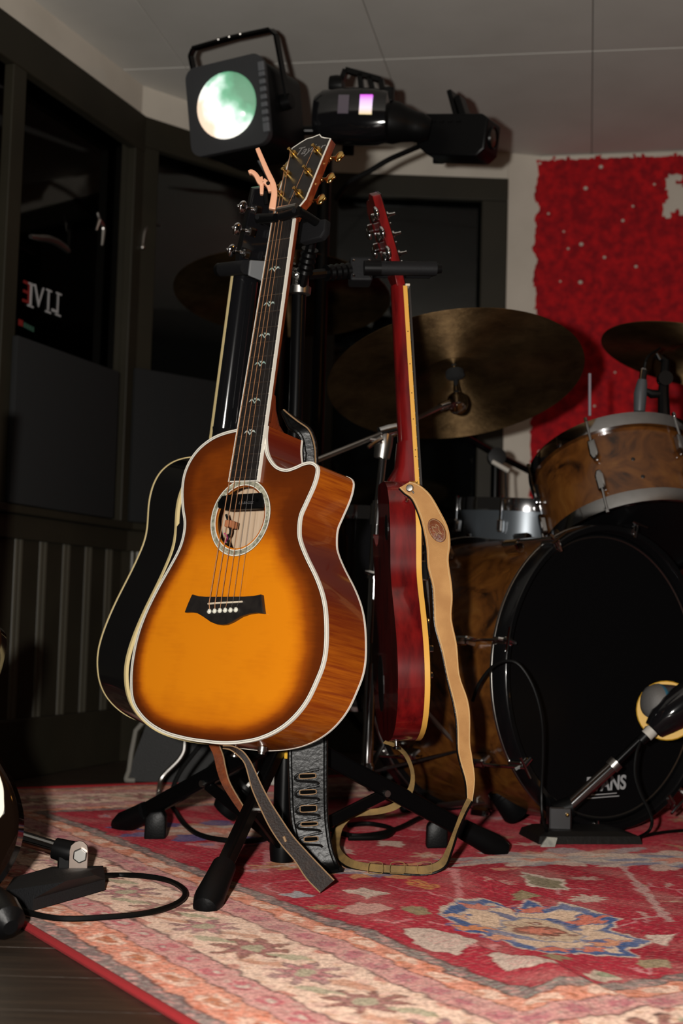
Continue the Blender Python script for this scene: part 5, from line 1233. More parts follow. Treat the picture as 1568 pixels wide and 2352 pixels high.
def ridestand():
    t = thing('cymbal_stand', 'chrome boom cymbal stand behind the red electric guitar', 'cymbal stand', fl(845, 1830))
    Y = 2.86
    top = at(884, 1005, Y); j2 = at(868, 1150, Y); j3 = at(860, 1310, Y); bot = at(842, 1775, Y)
    tl = RF @ Vector((0, 0, -.012)); el = at(1050, 925, 3.06)
    MB().tube([top, j2], .0075, 12).build('upper_tube', M_chrome, t)
    MB().tube([j2, j3, bot], .0115, 14).build('main_tube', M_chrome, t)
    MB().tube([at(870, 1158, Y), at(866, 1206, Y)], .0165, 16).build('tube_collar', M_chrome, t)
    MB().tube([at(861, 1308, Y), at(858, 1330, Y)], .015, 14).build('tube_collar', M_chrome, t)
    wn = MB().tube([at(838, 1312, Y-.01), at(860, 1318, Y-.01)], [.003, .007], 8); wn.build('wing_bolt', M_chrome, t)
    # tilter block at the boom pivot
    MB().tube([at(876, 1052, Y), at(880, 1024, Y), at(884, 1000, Y), at(890, 985, Y)], [.016, .018, .017, .012], 14).build('boom_clamp', M_nickel, t)
    MB().lathe([(0, -.022), (.014, -.020), (.016, 0), (.014, .020), (0, .022)], at(893, 990, Y), (.9, .2, .3), 16).build('boom_ratchet', M_chrome, t)
    MB().tube([at(876, 1008, Y-.02), at(858, 1018, Y-.03), at(845, 1028, Y-.035)], [.006, .005, .004], 8).build('wing_bolt', M_chrome, t)
    MB().tube([at(876, 1014, Y-.02), at(848, 1010, Y-.03)], [.005, .004], 8).build('wing_bolt', M_chrome, t)
    MB().tube([at(690, 1072, 2.74), at(893, 990, Y), at(1012, 934, 3.03)], .0055, 10).build('boom_rod', M_nickel, t)
    MB().tube([at(1008, 936, 3.05), at(1030, 928, 3.05), el], [.0085, .0095, .012], 12).build('boom_tip', M_chrome, t)
    MB().lathe([(0, -.024), (.018, -.020), (.023, -.004), (.022, .010), (.012, .026), (.009, .034)], el, (tl-el).normalized(), 20).build('tilter', M_chrome, t)
    MB().tube([el, tl], [.010, .0055], 12).build('tilter_post', M_chrome, t)
    hub = at(858, 1500, Y)
    MB().lathe([(.012, -.02), (.020, -.02), (.020, .02), (.012, .02)], hub, (0, 0, 1), 16).build('leg_collar', M_chrome, t)
    for px, py, s in ((1188, 1905, 1), (512, 1900, 1), (900, 1850, 0)):
        f_ = fl(px, py); dirv = (f_-hub).normalized(); e = f_+Vector((0, 0, .03))-dirv*.02
        lg = MB().beam(hub, e, .014, .006).build('leg', M_nickel, t, 0)
        q = Vector((bot.x, bot.y, .12)); MB().beam(q, hub+(e-hub)*.62, .010, .005).build('leg_brace', mat('dull_chrome', (.16, .16, .165), .25, 1.), t, 0)
        b = MB(); b.tube([e-dirv*.055, e-dirv*.05, e-dirv*.02, e+dirv*.012, e+dirv*.02], [.021, .023, .026, .030, .026], 16); fo = b.build('rubber_foot', M_rubber, lg)
        for k in range(4): MB().lathe([(.023, -.002), (.0255, 0), (.023, .002)], e-dirv*(.045-.009*k), dirv, 16).build('foot_rib', M_rubber, t)
    MB().lathe([(0, 0), (.014, 0), (.015, .03), (.012, .04)], bot-Vector((0, 0, .02)), (0, 0, 1), 14).build('tube_end', M_chrome, t)
ridestand()

def drum(t, Fm, r, d, shell, hoopm, headm, n=64, hoop_w=.012, inset_head=.008):
    """axis along +Z of Fm: z=0 near (front/top) edge, z=-d other edge"""
    MB(Fm).lathe([(r, 0), (r, -d)], n=n).build('shell', shell, t, 60)
    for z, s in ((0, 1), (-d, -1)):
        MB(Fm).lathe([(r+.001, z-s*.004), (r+hoop_w, z-s*.004), (r+hoop_w+.001, z+s*.012), (r+hoop_w, z+s*.026), (r+.004, z+s*.027), (r-.002, z+s*.022), (r+.001, z-s*.004)], n=n).build('hoop', hoopm, t, 50)
        MB(Fm).lathe([(0, z+s*.008), (r, z+s*.008), (r, z+s*.004)], n=n).build('head', headm, t, 50)

def bassdrum():
    R = .297; c = Vector((.546, 2.954, .322)); nrm = Vector((math.sin(rad(37.6)), -math.cos(rad(37.6)), .038)).normalized()
    zax = nrm; xax = Vector((0, 0, 1)).cross(zax).normalized(); yax = zax.cross(xax)
    Fm = Matrix((xax, yax, zax)).transposed().to_4x4(); Fm.translation = c
    t = thing('bass_drum', 'burl wood bass drum with a black front head behind the kick microphone', 'bass drum', mtx=Fm)
    d = .38
    MB(Fm).lathe([(R, 0), (R, -d)], n=96).build('shell', M_burl, t, 60)
    for z, s in ((0, 1), (-d, -1)):
        MB(Fm).lathe([(R, z-s*.004), (R+.014, z-s*.004), (R+.015, z), (R+.015, z+s*.034), (R+.012, z+s*.037), (R+.002, z+s*.036), (R-.002, z+s*.030), (R-.002, z)], n=96).build('hoop', M_hoopblack, t, 50)
        MB(Fm).lathe([(R+.0142, z-s*.006), (R+.0158, z-s*.005), (R+.0158, z+s*.000), (R+.0145, z+s*.001)], n=96).build('hoop_edge', M_nickel, t, 50, label='silver edge line of the hoop')
        MB(Fm).lathe([(R-.012, z+s*.0115), (R-.010, z+s*.0125), (R-.008, z+s*.0115)], n=96).build('head_ring', M_nickel, t, 50)
        MB(Fm).lathe([(0, z+s*.008), (R-.02, z+s*.009), (R-.006, z+s*.012), (R, z+s*.004)], n=96).build('head', M_headblack, t, 50)
    text('head_lettering', 'EVANS', M_letter, t, Mrot(Matrix.Identity(3), Fm.inverted() @ onplane(1391, 1801, c+zax*.0108, zax)), .040, .0003, shear=.1, bold=.0011)
    lc = Fm.inverted() @ onplane(1386, 1801, c+zax*.0108, zax)
    for dy, w_ in ((-.020, .085), (-.026, .10)): MB(Fm).box((lc.x-.004, lc.y+dy, lc.z), (w_, .0018, .0006)).build('lettering_rule', M_letter, t, 0)
    # tension rods with claws and lugs
    n = 8
    for k in range(n):
        a = rad(-157.5+k*45+10); er = Vector((math.cos(a), math.sin(a), 0)); et = Vector((-math.sin(a), math.cos(a), 0))
        RR = Matrix((er, et, Vector((0, 0, 1)))).transposed()
        for z, s in ((0, 1), (-d, -1)):
            cl = MB(Fm).box(er*(R+.012)+Vector((0, 0, z+s*.020)), (.022, .016, .040), RR).build('claw', M_chrome, t, 0, .004)
            MB(Fm).tube([er*(R-.003)+Vector((0, 0, z+s*.040)), er*(R+.018)+Vector((0, 0, z+s*.042)), er*(R+.034)+Vector((0, 0, z+s*.030))], [.004, .005, .004], 8).build('claw_tip', M_chrome, cl)
            rd = MB(Fm).tube([er*(R+.026)+Vector((0, 0, z+s*.05)), er*(R+.026)+Vector((0, 0, z-s*.075))], .0035, 8).build('tension_rod', M_chrome, t)
            MB(Fm).tube([er*(R+.026)+et*-.024+Vector((0, 0, z+s*.050)), er*(R+.026)+et*.024+Vector((0, 0, z+s*.050))], [.003, .003], 8).build('rod_handle', M_chrome, rd)
            MB(Fm).box(er*(R+.015)+Vector((0, 0, z-s*.085)), (.030, .020, .046), RR).build('lug', M_chrome, t, 0, .006)
    # spurs
    for a in (-40,):
        er = Vector((math.cos(rad(a)), math.sin(rad(a)), 0)); p = Fm @ (er*R+Vector((0, 0, -.09))); q = Fm @ (er*(R+.16)+Vector((0, 0, .02))); q.z = .012
        sp_ = MB().tube([p, q], .006, 10).build('spur', M_nickel, t); MB().ball(q, .012, 10, 6).build('spur_tip', M_rubber, sp_)
    return Fm
BF = bassdrum()

def lugs(t, Fm, r, d, n, a0, m_=M_chrome):
    for k in range(n):
        a = rad(a0+k*360/n); er = Vector((math.cos(a), math.sin(a), 0)); et = Vector((-math.sin(a), math.cos(a), 0)); RR = Matrix((er, et, Vector((0, 0, 1)))).transposed()
        for z, s in ((0, 1), (-d, -1)):
            lz = z-s*.046
            lg = MB(Fm).prism([(-.009, -.024), (.009, -.024), (.010, .012), (.005, .026), (-.005, .026), (-.010, .012)], er*(r)+Vector((0, 0, lz)), et, Vector((0, 0, -s)), er, .016).build('lug', m_, t, 20, .004)
            MB(Fm).tube([er*(r+.013)+Vector((0, 0, lz)), er*(r+.013)+Vector((0, 0, z+s*.034))], .003, 8).build('tension_rod', m_, lg)
            MB(Fm).box(er*(r+.013)+Vector((0, 0, z+s*.030)), (.007, .007, .010), RR).build('rod_head', m_, lg, 0, .001)

def tom():
    r = .181; d = .170; ax = Vector((-.13, .455, .88)).normalized(); c = Vector((.610, 3.16, .768))
    xax = Vector((1, 0, 0)); xax = (xax-ax*xax.dot(ax)).normalized(); yax = ax.cross(xax)
    Fm = Matrix((xax, yax, ax)).transposed().to_4x4(); Fm.translation = c
    t = thing('tom_drum', 'burl wood rack tom with chrome rims mounted above the bass drum', 'tom drum', mtx=Fm)
    dk = mat('dark_chrome', (.42, .42, .43), .1, 1.)
    drum(t, Fm, r, d, M_burl, dk, M_headblack)
    lugs(t, Fm, r, d, 6, -118, dk)
    # bare mount holes and their worn outline
    er = Vector((math.cos(rad(-92)), math.sin(rad(-92)), 0)); et = Vector((-er.y, er.x, 0))
    for dx, z in ((-.008, -.085), (.003, -.13)): MB(Fm).lathe([(0, .001), (.003, .001), (.0045, 0)], er*(r+.0002)+et*dx+Vector((0, 0, z)), er, 12).build('mount_hole', M_ebony, t)
    b = Fm @ Vector((0, .06, -d)); e = BF @ Vector((-.02, .297, -.17))
    MB().tube([e, Vector((e.x, e.y, b.z+.01)), b+Vector((0, 0, .05))], .010, 12).build('mount_post', M_chrome, t)
    return Fm
TF = tom()
def ringmuffler():
    Fm = TF @ Matrix.Translation((-.005, .01, .028)) @ Matrix.Scale(1.08, 4)
    t = thing('drum_muffler', 'dark beaded ring lying on the rack tom head', 'muffler', mtx=Fm)
    MB(Fm).lathe([(.100, 0), (.135, 0), (.138, .012), (.132, .022), (.104, .022), (.100, 0)], n=40).build('ring', M_black, t, 40)
    for k in range(10):
        a = rad(k*36+10); MB(Fm).lathe([(0, .004), (.010, .003), (.012, 0)], (.138*math.cos(a), .138*math.sin(a), .012), (math.cos(a), math.sin(a), 0), 12).build('jingle', M_gold, t)
    MB(Fm).tube([Fm.inverted() @ at(1354, 955, 3.05), Fm.inverted() @ at(1354, 858, 3.05)], .0032, 8).build('rod', mat('grey_rod', (.20, .17, .20), .5), t)
ringmuffler()
def snare():
    c = at(1212, 1180, 3.42); t = thing('snare_drum', 'shallow silver grey snare drum behind the bass drum', 'snare drum', c)
    ax = Vector((.03, -.03, 1)).normalized(); _, a, b = ortho(ax); Fm = Matrix((a, b, ax)).transposed().to_4x4(); Fm.translation = c
    drum(t, Fm, .170, .075, M_sgrey, M_chrome, mat('white_head', (.45, .44, .42), .6)); 
    for k in range(8):
        an = rad(k*45+18); er = Vector((math.cos(an), math.sin(an), 0)); et = Vector((-math.sin(an), math.cos(an), 0)); RR = Matrix((er, et, Vector((0, 0, 1)))).transposed()
        lg = MB(Fm).box(er*.181+Vector((0, 0, -.040)), (.020, .014, .030), RR).build('lug', M_chrome, t, 0, .004); MB(Fm).tube([er*.186+Vector((0, 0, -.03)), er*.186+Vector((0, 0, .03))], .003, 8).build('tension_rod', M_chrome, lg)
    # basket stand
    s = thing('snare_stand', 'chrome snare stand under the grey snare drum', 'drum stand', (c.x, c.y, 0))
    MB().tube([(c.x, c.y, .10), (c.x, c.y, c.z-.16)], .011, 12).build('tube', M_chrome, s)
    for an in (100, 220, 340):
        d = Vector((math.cos(rad(an)), math.sin(rad(an)), 0))
        MB().tube([Vector((c.x, c.y, c.z-.16)), Vector((c.x, c.y, c.z-.115))+d*.16, Vector((c.x, c.y, c.z-.10))+d*.19, Vector((c.x, c.y, c.z-.06))+d*.20], .006, 10).build('basket_arm', M_chrome, s)
        lg = MB().tube([Vector((c.x, c.y, .22)), Vector((c.x, c.y, .012))+d*.22], .006, 10).build('leg', M_chrome, s); MB().ball(Vector((c.x, c.y, .014))+d*.22, .013, 8, 6).build('rubber_foot', M_rubber, lg)
snare()
def floortom():
    top = at(800, 1200, 3.32); c = Vector((top.x, 3.32, top.z)); t = thing('floor_tom', 'glossy black floor tom with chrome hoops behind the red electric guitar', 'floor tom', (c.x, c.y, 0))
    Fm = Matrix.Translation(c); d = .40
    drum(t, Fm, .185, d, M_glossblack, M_chrome, M_headblack)
    for k in range(8):
        an = rad(k*45+20); er = Vector((math.cos(an), math.sin(an), 0)); et = Vector((-math.sin(an), math.cos(an), 0)); RR = Matrix((er, et, Vector((0, 0, 1)))).transposed()
        for z in (-.07, -d+.07): MB(Fm).box(er*.194+Vector((0, 0, z)), (.022, .018, .050), RR).build('lug', M_chrome, t, 0, .006)
    for an in (70, 190, 310):
        er = Vector((math.cos(rad(an)), math.sin(rad(an)), 0)); p = c+er*.200
        lg = MB().tube([(p.x, p.y, c.z-.22), (p.x, p.y, .03), (p.x+er.x*.02, p.y+er.y*.02, .014)], .005, 8).build('leg', M_chrome, t); MB().ball((p.x+er.x*.02, p.y+er.y*.02, .016), .014, 10, 6).build('rubber_foot', M_rubber, lg)
floortom()

def hihat_boom():
    # dark boom of a microphone stand between ride cymbal and tom
    Y = 3.75; t = thing('microphone_stand', 'black boom microphone stand standing behind the snare drum', 'microphone stand', (at(1140, 1150, Y).x, Y, 0))
    MB().tube([at(1060, 998, Y-.1), at(1130, 1040, Y), at(1215, 1082, Y+.1)], .0085, 10).build('boom', M_steel, t)
    b = at(1138, 1060, Y); MB().tube([b, (b.x, Y, .05)], .0125, 12).build('pole', M_steel, t)
    MB().lathe([(0, -.02), (.024, -.018), (.024, .018), (0, .02)], at(1140, 1050, Y), (0, 1, 0), 16).build('boom_clamp', M_black, t)
    MB().tube([at(1130, 1060, Y-.03), at(1168, 1082, Y-.035)], [.006, .0065], 10).build('clamp_handle', M_sleeve, t, label='pale clamp handle')
    MB().lathe([(0, 0), (.11, 0), (.11, .012), (.03, .03), (.0125, .05)], (b.x, Y, .003), (0, 0, 1), 28).build('base', M_steel, t)
    solo(MB().tube(spline([at(1160, 1075, Y-.02), at(1161, 1110, Y-.02), at(1163, 1150, Y-.02), at(1160, 1240, Y)], 4), .003, 6), 'microphone_cable', M_cable, 'thin dark cable hanging along the white corner trim', 'cable', at(1161, 1110, Y))
hihat_boom()

def tommic():
    Y = 3.04; t = thing('tom_microphone', 'small grey microphone pointing down at the rack tom', 'microphone', at(1470, 945, Y))
    MB().tube([at(1468, 945, Y), at(1470, 905, Y), at(1474, 880, Y), at(1475, 872, Y)], [.0125, .0145, .0115, .0095], 14).build('body', mat('slate_mic', (.06, .068, .075), .45), t)
    MB().tube([at(1468, 948, Y), at(1467, 955, Y)], [.0125, .009], 14).build('grille', M_mgrey, t)
    MB().tube([at(1475, 872, Y), at(1478, 850, Y), at(1479, 846, Y)], [.0080, .0085, .005], 12).build('connector', M_chrome, t)
    MB().tube(spline([at(1479, 846, Y), at(1483, 828, Y), at(1492, 815, Y+.05), at(1515, 800, Y+.1)], 4), .003, 6).build('cable', M_cable, t)
    s = thing('microphone_clip', 'black clip stand clamped beside the tom microphone at the right', 'clip', at(1520, 960, Y+.02))
    MB().tube([at(1525, 965, Y), at(1523, 900, Y), at(1528, 830, Y+.02), at(1505, 815, Y+.02)], [.014, .012, .009, .007], 10).build('post', M_black, s)
    MB().tube([at(1523, 905, Y), at(1495, 905, Y), at(1482, 898, Y)], [.008, .010, .007], 10).build('arm', M_black, s)
    MB().lathe([(0, -.012), (.016, -.012), (.016, .012), (0, .012)], at(1526, 870, Y), (0, 1, 0), 14).build('knob', M_black, s)
    MB().tube([at(1508, 812, Y), at(1516, 826, Y)], .004, 8).build('bolt', M_chrome, s)
    # cymbal stand of the right cymbal
    c = thing('cymbal_stand', 'dark straight cymbal stand under the right hand cymbal', 'cymbal stand', (rightc.x, rightc.y+.03, 0))
    MB().tube([(rightc.x, rightc.y+.03, .04), (rightc.x, rightc.y+.03, rightc.z-.02), (rightc.x, rightc.y, rightc.z+.03)], .010, 12).build('tube', M_steel, c)
    for an in (30, 150, 270):
        d = Vector((math.cos(rad(an)), math.sin(rad(an)), 0)); MB().tube([Vector((rightc.x, rightc.y+.03, .25)), Vector((rightc.x, rightc.y+.03, .014))+d*.24], .008, 8).build('leg', M_steel, c)
    # and of the rear cymbal
    c = thing('cymbal_stand', 'dark cymbal stand under the shaded rear cymbal', 'cymbal stand', (rear.x, rear.y, 0))
    MB().tube([(rear.x, rear.y, .04), (rear.x, rear.y, rear.z-.01), (rear.x, rear.y, rear.z+.05)], [.012, .010, .004], 12).build('tube', M_steel, c)
    for an in (30, 150, 270):
        d = Vector((math.cos(rad(an)), math.sin(rad(an)), 0)); MB().tube([Vector((rear.x, rear.y, .25)), Vector((rear.x, rear.y, .014))+d*.22], .008, 8).build('leg', M_steel, c)
tommic()

# =================================================================== KICK MICROPHONE ON LOW STAND
def kickmic():
    b0 = fl(1350, 1950); Y = b0.y; t = thing('kick_microphone_stand', 'low black microphone stand with a heavy rectangular base in front of the bass drum', 'microphone stand', b0)
    A = fl(1232, 1948, .0); B = fl(1470, 1948, .0); dx = (B-A).normalized(); dy = Vector((-dx.y, dx.x, 0)); L = (B-A).length
    Fm = Matrix((dx, dy, Vector((0, 0, 1)))).transposed().to_4x4(); Fm.translation = A
    z0 = .009
    mb = MB(Fm)
    for (x0, x1, y0, y1, z) in ((0, L, -.01, .115, z0), (.004, L-.004, -.006, .11, z0+.014), (.022, L*.8, .006, .10, z0+.022), (.03, L*.7, .02, .09, z0+.024)):
        for p in ((x0, y0), (x1, y0), (x1, y1), (x0, y1)): mb.av((p[0], p[1], z))
    for k in range(3):
        for j in range(4): mb.f.append((4*k+j, 4*k+(j+1) % 4, 4*k+4+(j+1) % 4, 4*k+4+j))
    mb.f.append((0, 3, 2, 1)); mb.f.append((12, 13, 14, 15)); base = mb.build('base', mat('worn_black_iron', (.006, .0055, .005), .5, spec=.3, bump=(80, .4)), t, 20)
    st = MB(); P = [at(1240, 1944, Y-.030), at(1256, 1922, Y-.018), at(1279, 1924, Y-.018), at(1272, 1949, Y-.030)]
    for p in P: st.av(p+Vector((0, -.004, 0)))
    for p in P: st.av(p+Vector((0, .004, 0)))
    st.f = [(0, 1, 2, 3), (7, 6, 5, 4), (0, 4, 5, 1), (1, 5, 6, 2), (2, 6, 7, 3), (3, 7, 4, 0)]; st.build('sticker', mat('worn_sticker', (.40, .39, .34), .7, col2=(.22, .22, .20), nscale=60), base, 0)
    Yp = Y+.045
    MB().box(at(1283, 1892, Yp), (.045, .040, .070)).build('upright', MATS['dull_chrome'], t, 0, .004)
    MB().tube([at(1272, 1866, Yp), at(1312, 1852, Yp)], .020, 14).build('hinge', M_black, t)
    MB().ball(at(1303, 1872, Yp-.022), .004, 8, 6).build('hinge_screw', M_gold, t)
    MB().tube([at(1296, 1862, Yp), at(1415, 1752, Yp)], .0125, 16).build('tube', M_chrome, t)
    MB().tube([at(1404, 1762, Yp), at(1416, 1750, Yp)], .0150, 16).build('tube_collar', M_nickel, t)
    MB().tube([at(1412, 1754, Yp), at(1482, 1686, Yp)], .0080, 14).build('inner_tube', M_steel, t)
    m = thing('kick_microphone', 'dark kick drum microphone with a yellow rimmed grey head at the right edge', 'microphone', at(1490, 1680, Yp))
    MB().tube([at(1470, 1702, Yp-.012), at(1490, 1682, Yp-.012), at(1496, 1677, Yp-.012)], [.0105, .012, .012], 14).build('connector', M_black, m)
    MB().tube([at(1484, 1690, Yp-.014), at(1498, 1676, Yp-.014)], .0125, 14).build('sleeve', M_sleeve, m)
    MB().tube([at(1480, 1672, Yp), at(1505, 1690, Yp)], .0045, 10).build('clip_ring', M_nickel, m)
    MB().tube([at(1500, 1676, Yp-.01), at(1520, 1655, Yp-.01), at(1545, 1635, Yp-.01), at(1590, 1600, Yp-.01)], [.020, .030, .036, .036], 18).build('body', M_glossblack, m)
    e = at(1500, 1612, Yp+.01); ax = Vector((-1, -.45, .12))
    MB().lathe([(0, .020), (.018, .018), (.030, .010), (.036, -.004)], e, ax, 28).build('grille', M_mgrey, m)
    MB().lathe([(.036, -.004), (.037, -.008), (.036, -.012)], e, ax, 28).build('teal_ring', M_teal, m)
    MB().lathe([(.036, -.010), (.038, -.04), (.038, -.09), (0, -.09)], e, ax, 28).build('capsule', mat('satin_grey', (.11, .12, .125), .3, .6), m)
    MB().lathe([(.0, .003), (.057, .003), (.059, 0), (.057, -.004), (0, -.005)], at(1530, 1632, Yp+.05), (-.25, -1, .1), 32).build('yellow_disc', M_yellow, m)
    solo(MB().tube(spline([at(1470, 1704, Yp-.012), at(1460, 1735, Yp-.02), at(1458, 1780, Yp-.02), at(1470, 1822, Yp-.02), at(1488, 1858, Yp-.02), at(1497, 1885, Yp-.02), at(1490, 1908, Yp-.03), fl(1468, 1922, .012), fl(1440, 1930, .012), fl(1520, 1912, .012), fl(1600, 1905, .012)], 5), .0032, 8), 'microphone_cable', M_cable, 'thin black cable curving down from the kick microphone', 'cable', at(1458, 1780, Yp))
    # cable draped over a tension rod of the bass drum
    solo(MB().tube(spline([at(1085, 1610, 2.72), at(1100, 1570, 2.70), at(1130, 1532, 2.68), at(1165, 1518, 2.66), at(1195, 1530, 2.65), at(1225, 1580, 2.65), at(1243, 1650, 2.66), at(1246, 1730, 2.68), at(1243, 1820, 2.70), at(1246, 1880, 2.70), fl(1262, 1925, .012)], 5), .0032, 8), 'draped_cable', M_cable, 'thin grey black cable looping over the bass drum hoop', 'cable', at(1195, 1530, 2.65))
kickmic()

# =================================================================== LEFT FOREGROUND
def leftmic():
    A = fl(20, 2080); t = thing('floor_microphone_stand', 'low black microphone stand with a hexagonal steel bolt at the left on the rug', 'microphone stand', fl(120, 2050))
    P = dict(a=fl(15, 2075, .008), b=fl(95, 2088, .008), c=fl(240, 2040, .008), d=fl(225, 2000, .008), e=fl(60, 2010, .008))
    ridge = [at(150, 1998, 2.24), at(205, 1995, 2.25), at(222, 2008, 2.22)]
    mb = MB(); top = [fl(135, 2010, .052), fl(210, 1999, .052), fl(222, 2004, .045), fl(160, 2016, .05)]
    bot = [fl(10, 2072, .008), fl(75, 2092, .008), fl(241, 2044, .008), fl(236, 2012, .008), fl(120, 2014, .008), fl(30, 2040, .008)]
    up = [p+Vector((0, 0, .016)) for p in bot]
    for p in bot+up: mb.av(p)
    for k in range(6): mb.f.append((k, (k+1) % 6, 6+(k+1) % 6, 6+k))
    mb.f.append((5, 4, 3, 2, 1, 0))
    i = [mb.av(p) for p in (fl(118, 2030, .050), fl(150, 2024, .056), fl(218, 2010, .050), fl(205, 2000, .052), fl(130, 2010, .052), fl(100, 2024, .045))]
    for k in range(6): mb.f.append((6+k, 6+(k+1) % 6, i[(k+1) % 6], i[k]))
    mb.f.append(tuple(i)); mb.build('base', mat('black_cast_base', (.012, .012, .013), .55, bump=(300, .6)), t, 20)
    Y = 2.23
    MB().box(at(150, 1985, Y+.012), (.020, .030, .030)).build('hinge_lug', M_black, t, 0, .003)
    pl = []
    for x, y in ((-.0145, -.030), (.0145, -.030), (.0145, .010), (.0125, .018), (.006, .0235), (0, .025), (-.006, .0235), (-.0125, .018), (-.0145, .010)): pl.append((x, y))
    MB().prism(pl, at(180, 1969, Y-.006), (1, 0, .03), (0, 0, 1), (0, 1, 0), .004).build('hinge_plate', mat('pinkish_steel', (.55, .44, .38), .28, 1.), t, 20, .0008)
    MB().prism([(.012*math.cos(rad(60*k+25)), .012*math.sin(rad(60*k+25))) for k in range(6)], at(183, 1966, Y-.012), (1, 0, 0), (0, 0, 1), (0, 1, 0), .006).build('hex_bolt', M_nickel, t, 0, .002)
    MB().tube([at(126, 1948, Y+.016), at(160, 1958, Y+.012), at(188, 1962, Y+.012)], [.0165, .0185, .017], 16).build('hinge_block', M_black, t)
    MB().tube([at(130, 1950, Y+.012), at(40, 1922, Y+.05), at(-160, 1865, Y+.14)], .0118, 16).build('tube', M_chrome, t)
    solo(MB().tube(spline([fl(225, 2012, .02), fl(270, 2010, .008), fl(330, 2012, .012), fl(385, 2022, .012), fl(418, 2040, .012), fl(424, 2058, .012), fl(400, 2078, .012), fl(340, 2096, .012), fl(250, 2106, .012), fl(150, 2110, .012), fl(80, 2100, .012), fl(20, 2080, .012), fl(-60, 2050, .012), fl(-200, 2040, .012)], 6), .0042, 10), 'floor_cable', M_cable, 'black cable looping on the rug in front of the floor microphone stand', 'cable', fl(424, 2058, .012))
leftmic()

def leftguitar():
    c = Vector((-.565, 1.90, .020)); Gm = pose(c, rad(0), rad(12), rad(-8))
    t = thing('electric_guitar', 'sunburst electric guitar with a white pickguard cut off at the left edge', 'guitar', mtx=Gm)
    O = [(0, -.012), (.06, -.004), (.115, .018), (.150, .060), (.162, .105), (.155, .150), (.135, .195), (.120, .235), (.122, .27), (.140, .315), (.150, .355), (.145, .375), (.125, .372), (.09, .345), (.055, .325), (.03, .325), (-.03, .325), (-.055, .335), (-.08, .365), (-.11, .40), (-.135, .405), (-.15, .385), (-.15, .34), (-.138, .29), (-.125, .24), (-.132, .195), (-.152, .15), (-.162, .105), (-.15, .06), (-.11, .018), (-.055, -.004)]
    poly = resample(spline(v2(O), 5, True), .006)
    plate(Gm, inset(poly, .006), lambda x, z: -.004, None, .02).build('top', M_amber, t, 60)
    mb = band(Gm, poly, lambda p: .003, lambda p: .037); mb.build('side', M_amber, t, 60)
    r1 = inset(poly, .006); mb = MB(Gm)
    for p, q in zip(poly, r1): mb.av((p.x, .003, p.y)); mb.av((q.x*.55+p.x*.45, -.0025, q.y*.55+p.y*.45)); mb.av((q.x, -.004, q.y))
    N = len(poly)
    for k in range(N):
        j = (k+1) % N; mb.f += [(3*k, 3*j, 3*j+1, 3*k+1), (3*k+1, 3*j+1, 3*j+2, 3*k+2)]
    mb.build('rounded_edge', M_amber, t, 70)
    plate(Gm, poly, lambda x, z: .037, None, .04).build('back', M_amber, t, 60)
    pg = spline(v2([(.132, .135), (.130, .115), (.115, .105), (.09, .110), (.05, .13), (.0, .14), (-.03, .16), (-.06, .20), (-.09, .26), (-.10, .31), (-.07, .31), (-.03, .30), (.03, .30), (.07, .31), (.10, .315), (.112, .29), (.105, .25), (.108, .215), (.122, .185), (.131, .155)]), 4, True)
    po = MB(Gm).prism([(p.x*1.10, p.y) for p in pg], (0, -.0072, 0), (1, 0, 0), (0, 0, 1), (0, 1, 0), .003).build('pickguard', M_pick, t, 20, .0006)
    MB(Gm).lathe([(0, -.014), (.011, -.014), (.013, 0)], (.108, -.0072, .145), (0, 1, 0), 18).build('control_knob', M_pick, po)
    MB(Gm).ball((.121, -.0072, .117), .0032, 8, 6).build('screw', M_chrome, po)
    halfneck(Gm, .27, .80, .028, .021, .021, .018, -.004).build('neck', mat('maple_neck', (.5, .30, .12), .35), t, 60)
    MB(Gm).prism([(-.028, .27), (.028, .27), (.021, .80), (-.021, .80)], (0, -.010, 0), (1, 0, 0), (0, 0, 1), (0, 1, 0), .006).build('fretboard', M_ebony, t, 0)
    MB(Gm).prism([(-.02, .80), (.02, .80), (.025, .83), (.035, .95), (.01, .975), (-.03, .96), (-.045, .93), (-.03, .84)], (0, -.002, 0), (1, 0, 0), (0, 0, 1), (0, 1, 0), .014).build('headstock', MATS['maple_neck'], t, 20, .001)
    # its floor stand
    s = thing('guitar_floor_stand', 'black guitar stand with a round rubber foot at the lower left corner', 'guitar stand', (c.x, c.y+.08, 0))
    MB().tube([(c.x, c.y+.16, .05), (c.x, c.y+.30, .74)], .012, 12).build('mast', M_steel, s)
    for dx in (-.07, .07): MB().tube([(c.x, c.y+.14, .06), (c.x+dx, c.y+.06, .020), (c.x+dx, c.y-.055, .012), (c.x+dx, c.y-.07, .035)], .0085, 10).build('cradle_arm', M_rubber, s)
    f1 = fl(8, 2165); f1.z = .03
    for p in (f1, Vector((c.x-.22, c.y-.12, .03)), Vector((c.x, c.y+.42, .03))):
        a = Vector((c.x, c.y+.16, .12)); lg = MB().tube([a, p], .011, 10).build('leg', M_steel, s); dd = (p-a).normalized()
        MB().tube([p-dd*.05, p-dd*.02, p+dd*.01, p+dd*.022], [.020, .026, .024, .010], 14).build('rubber_foot', M_rubber, lg)
leftguitar()

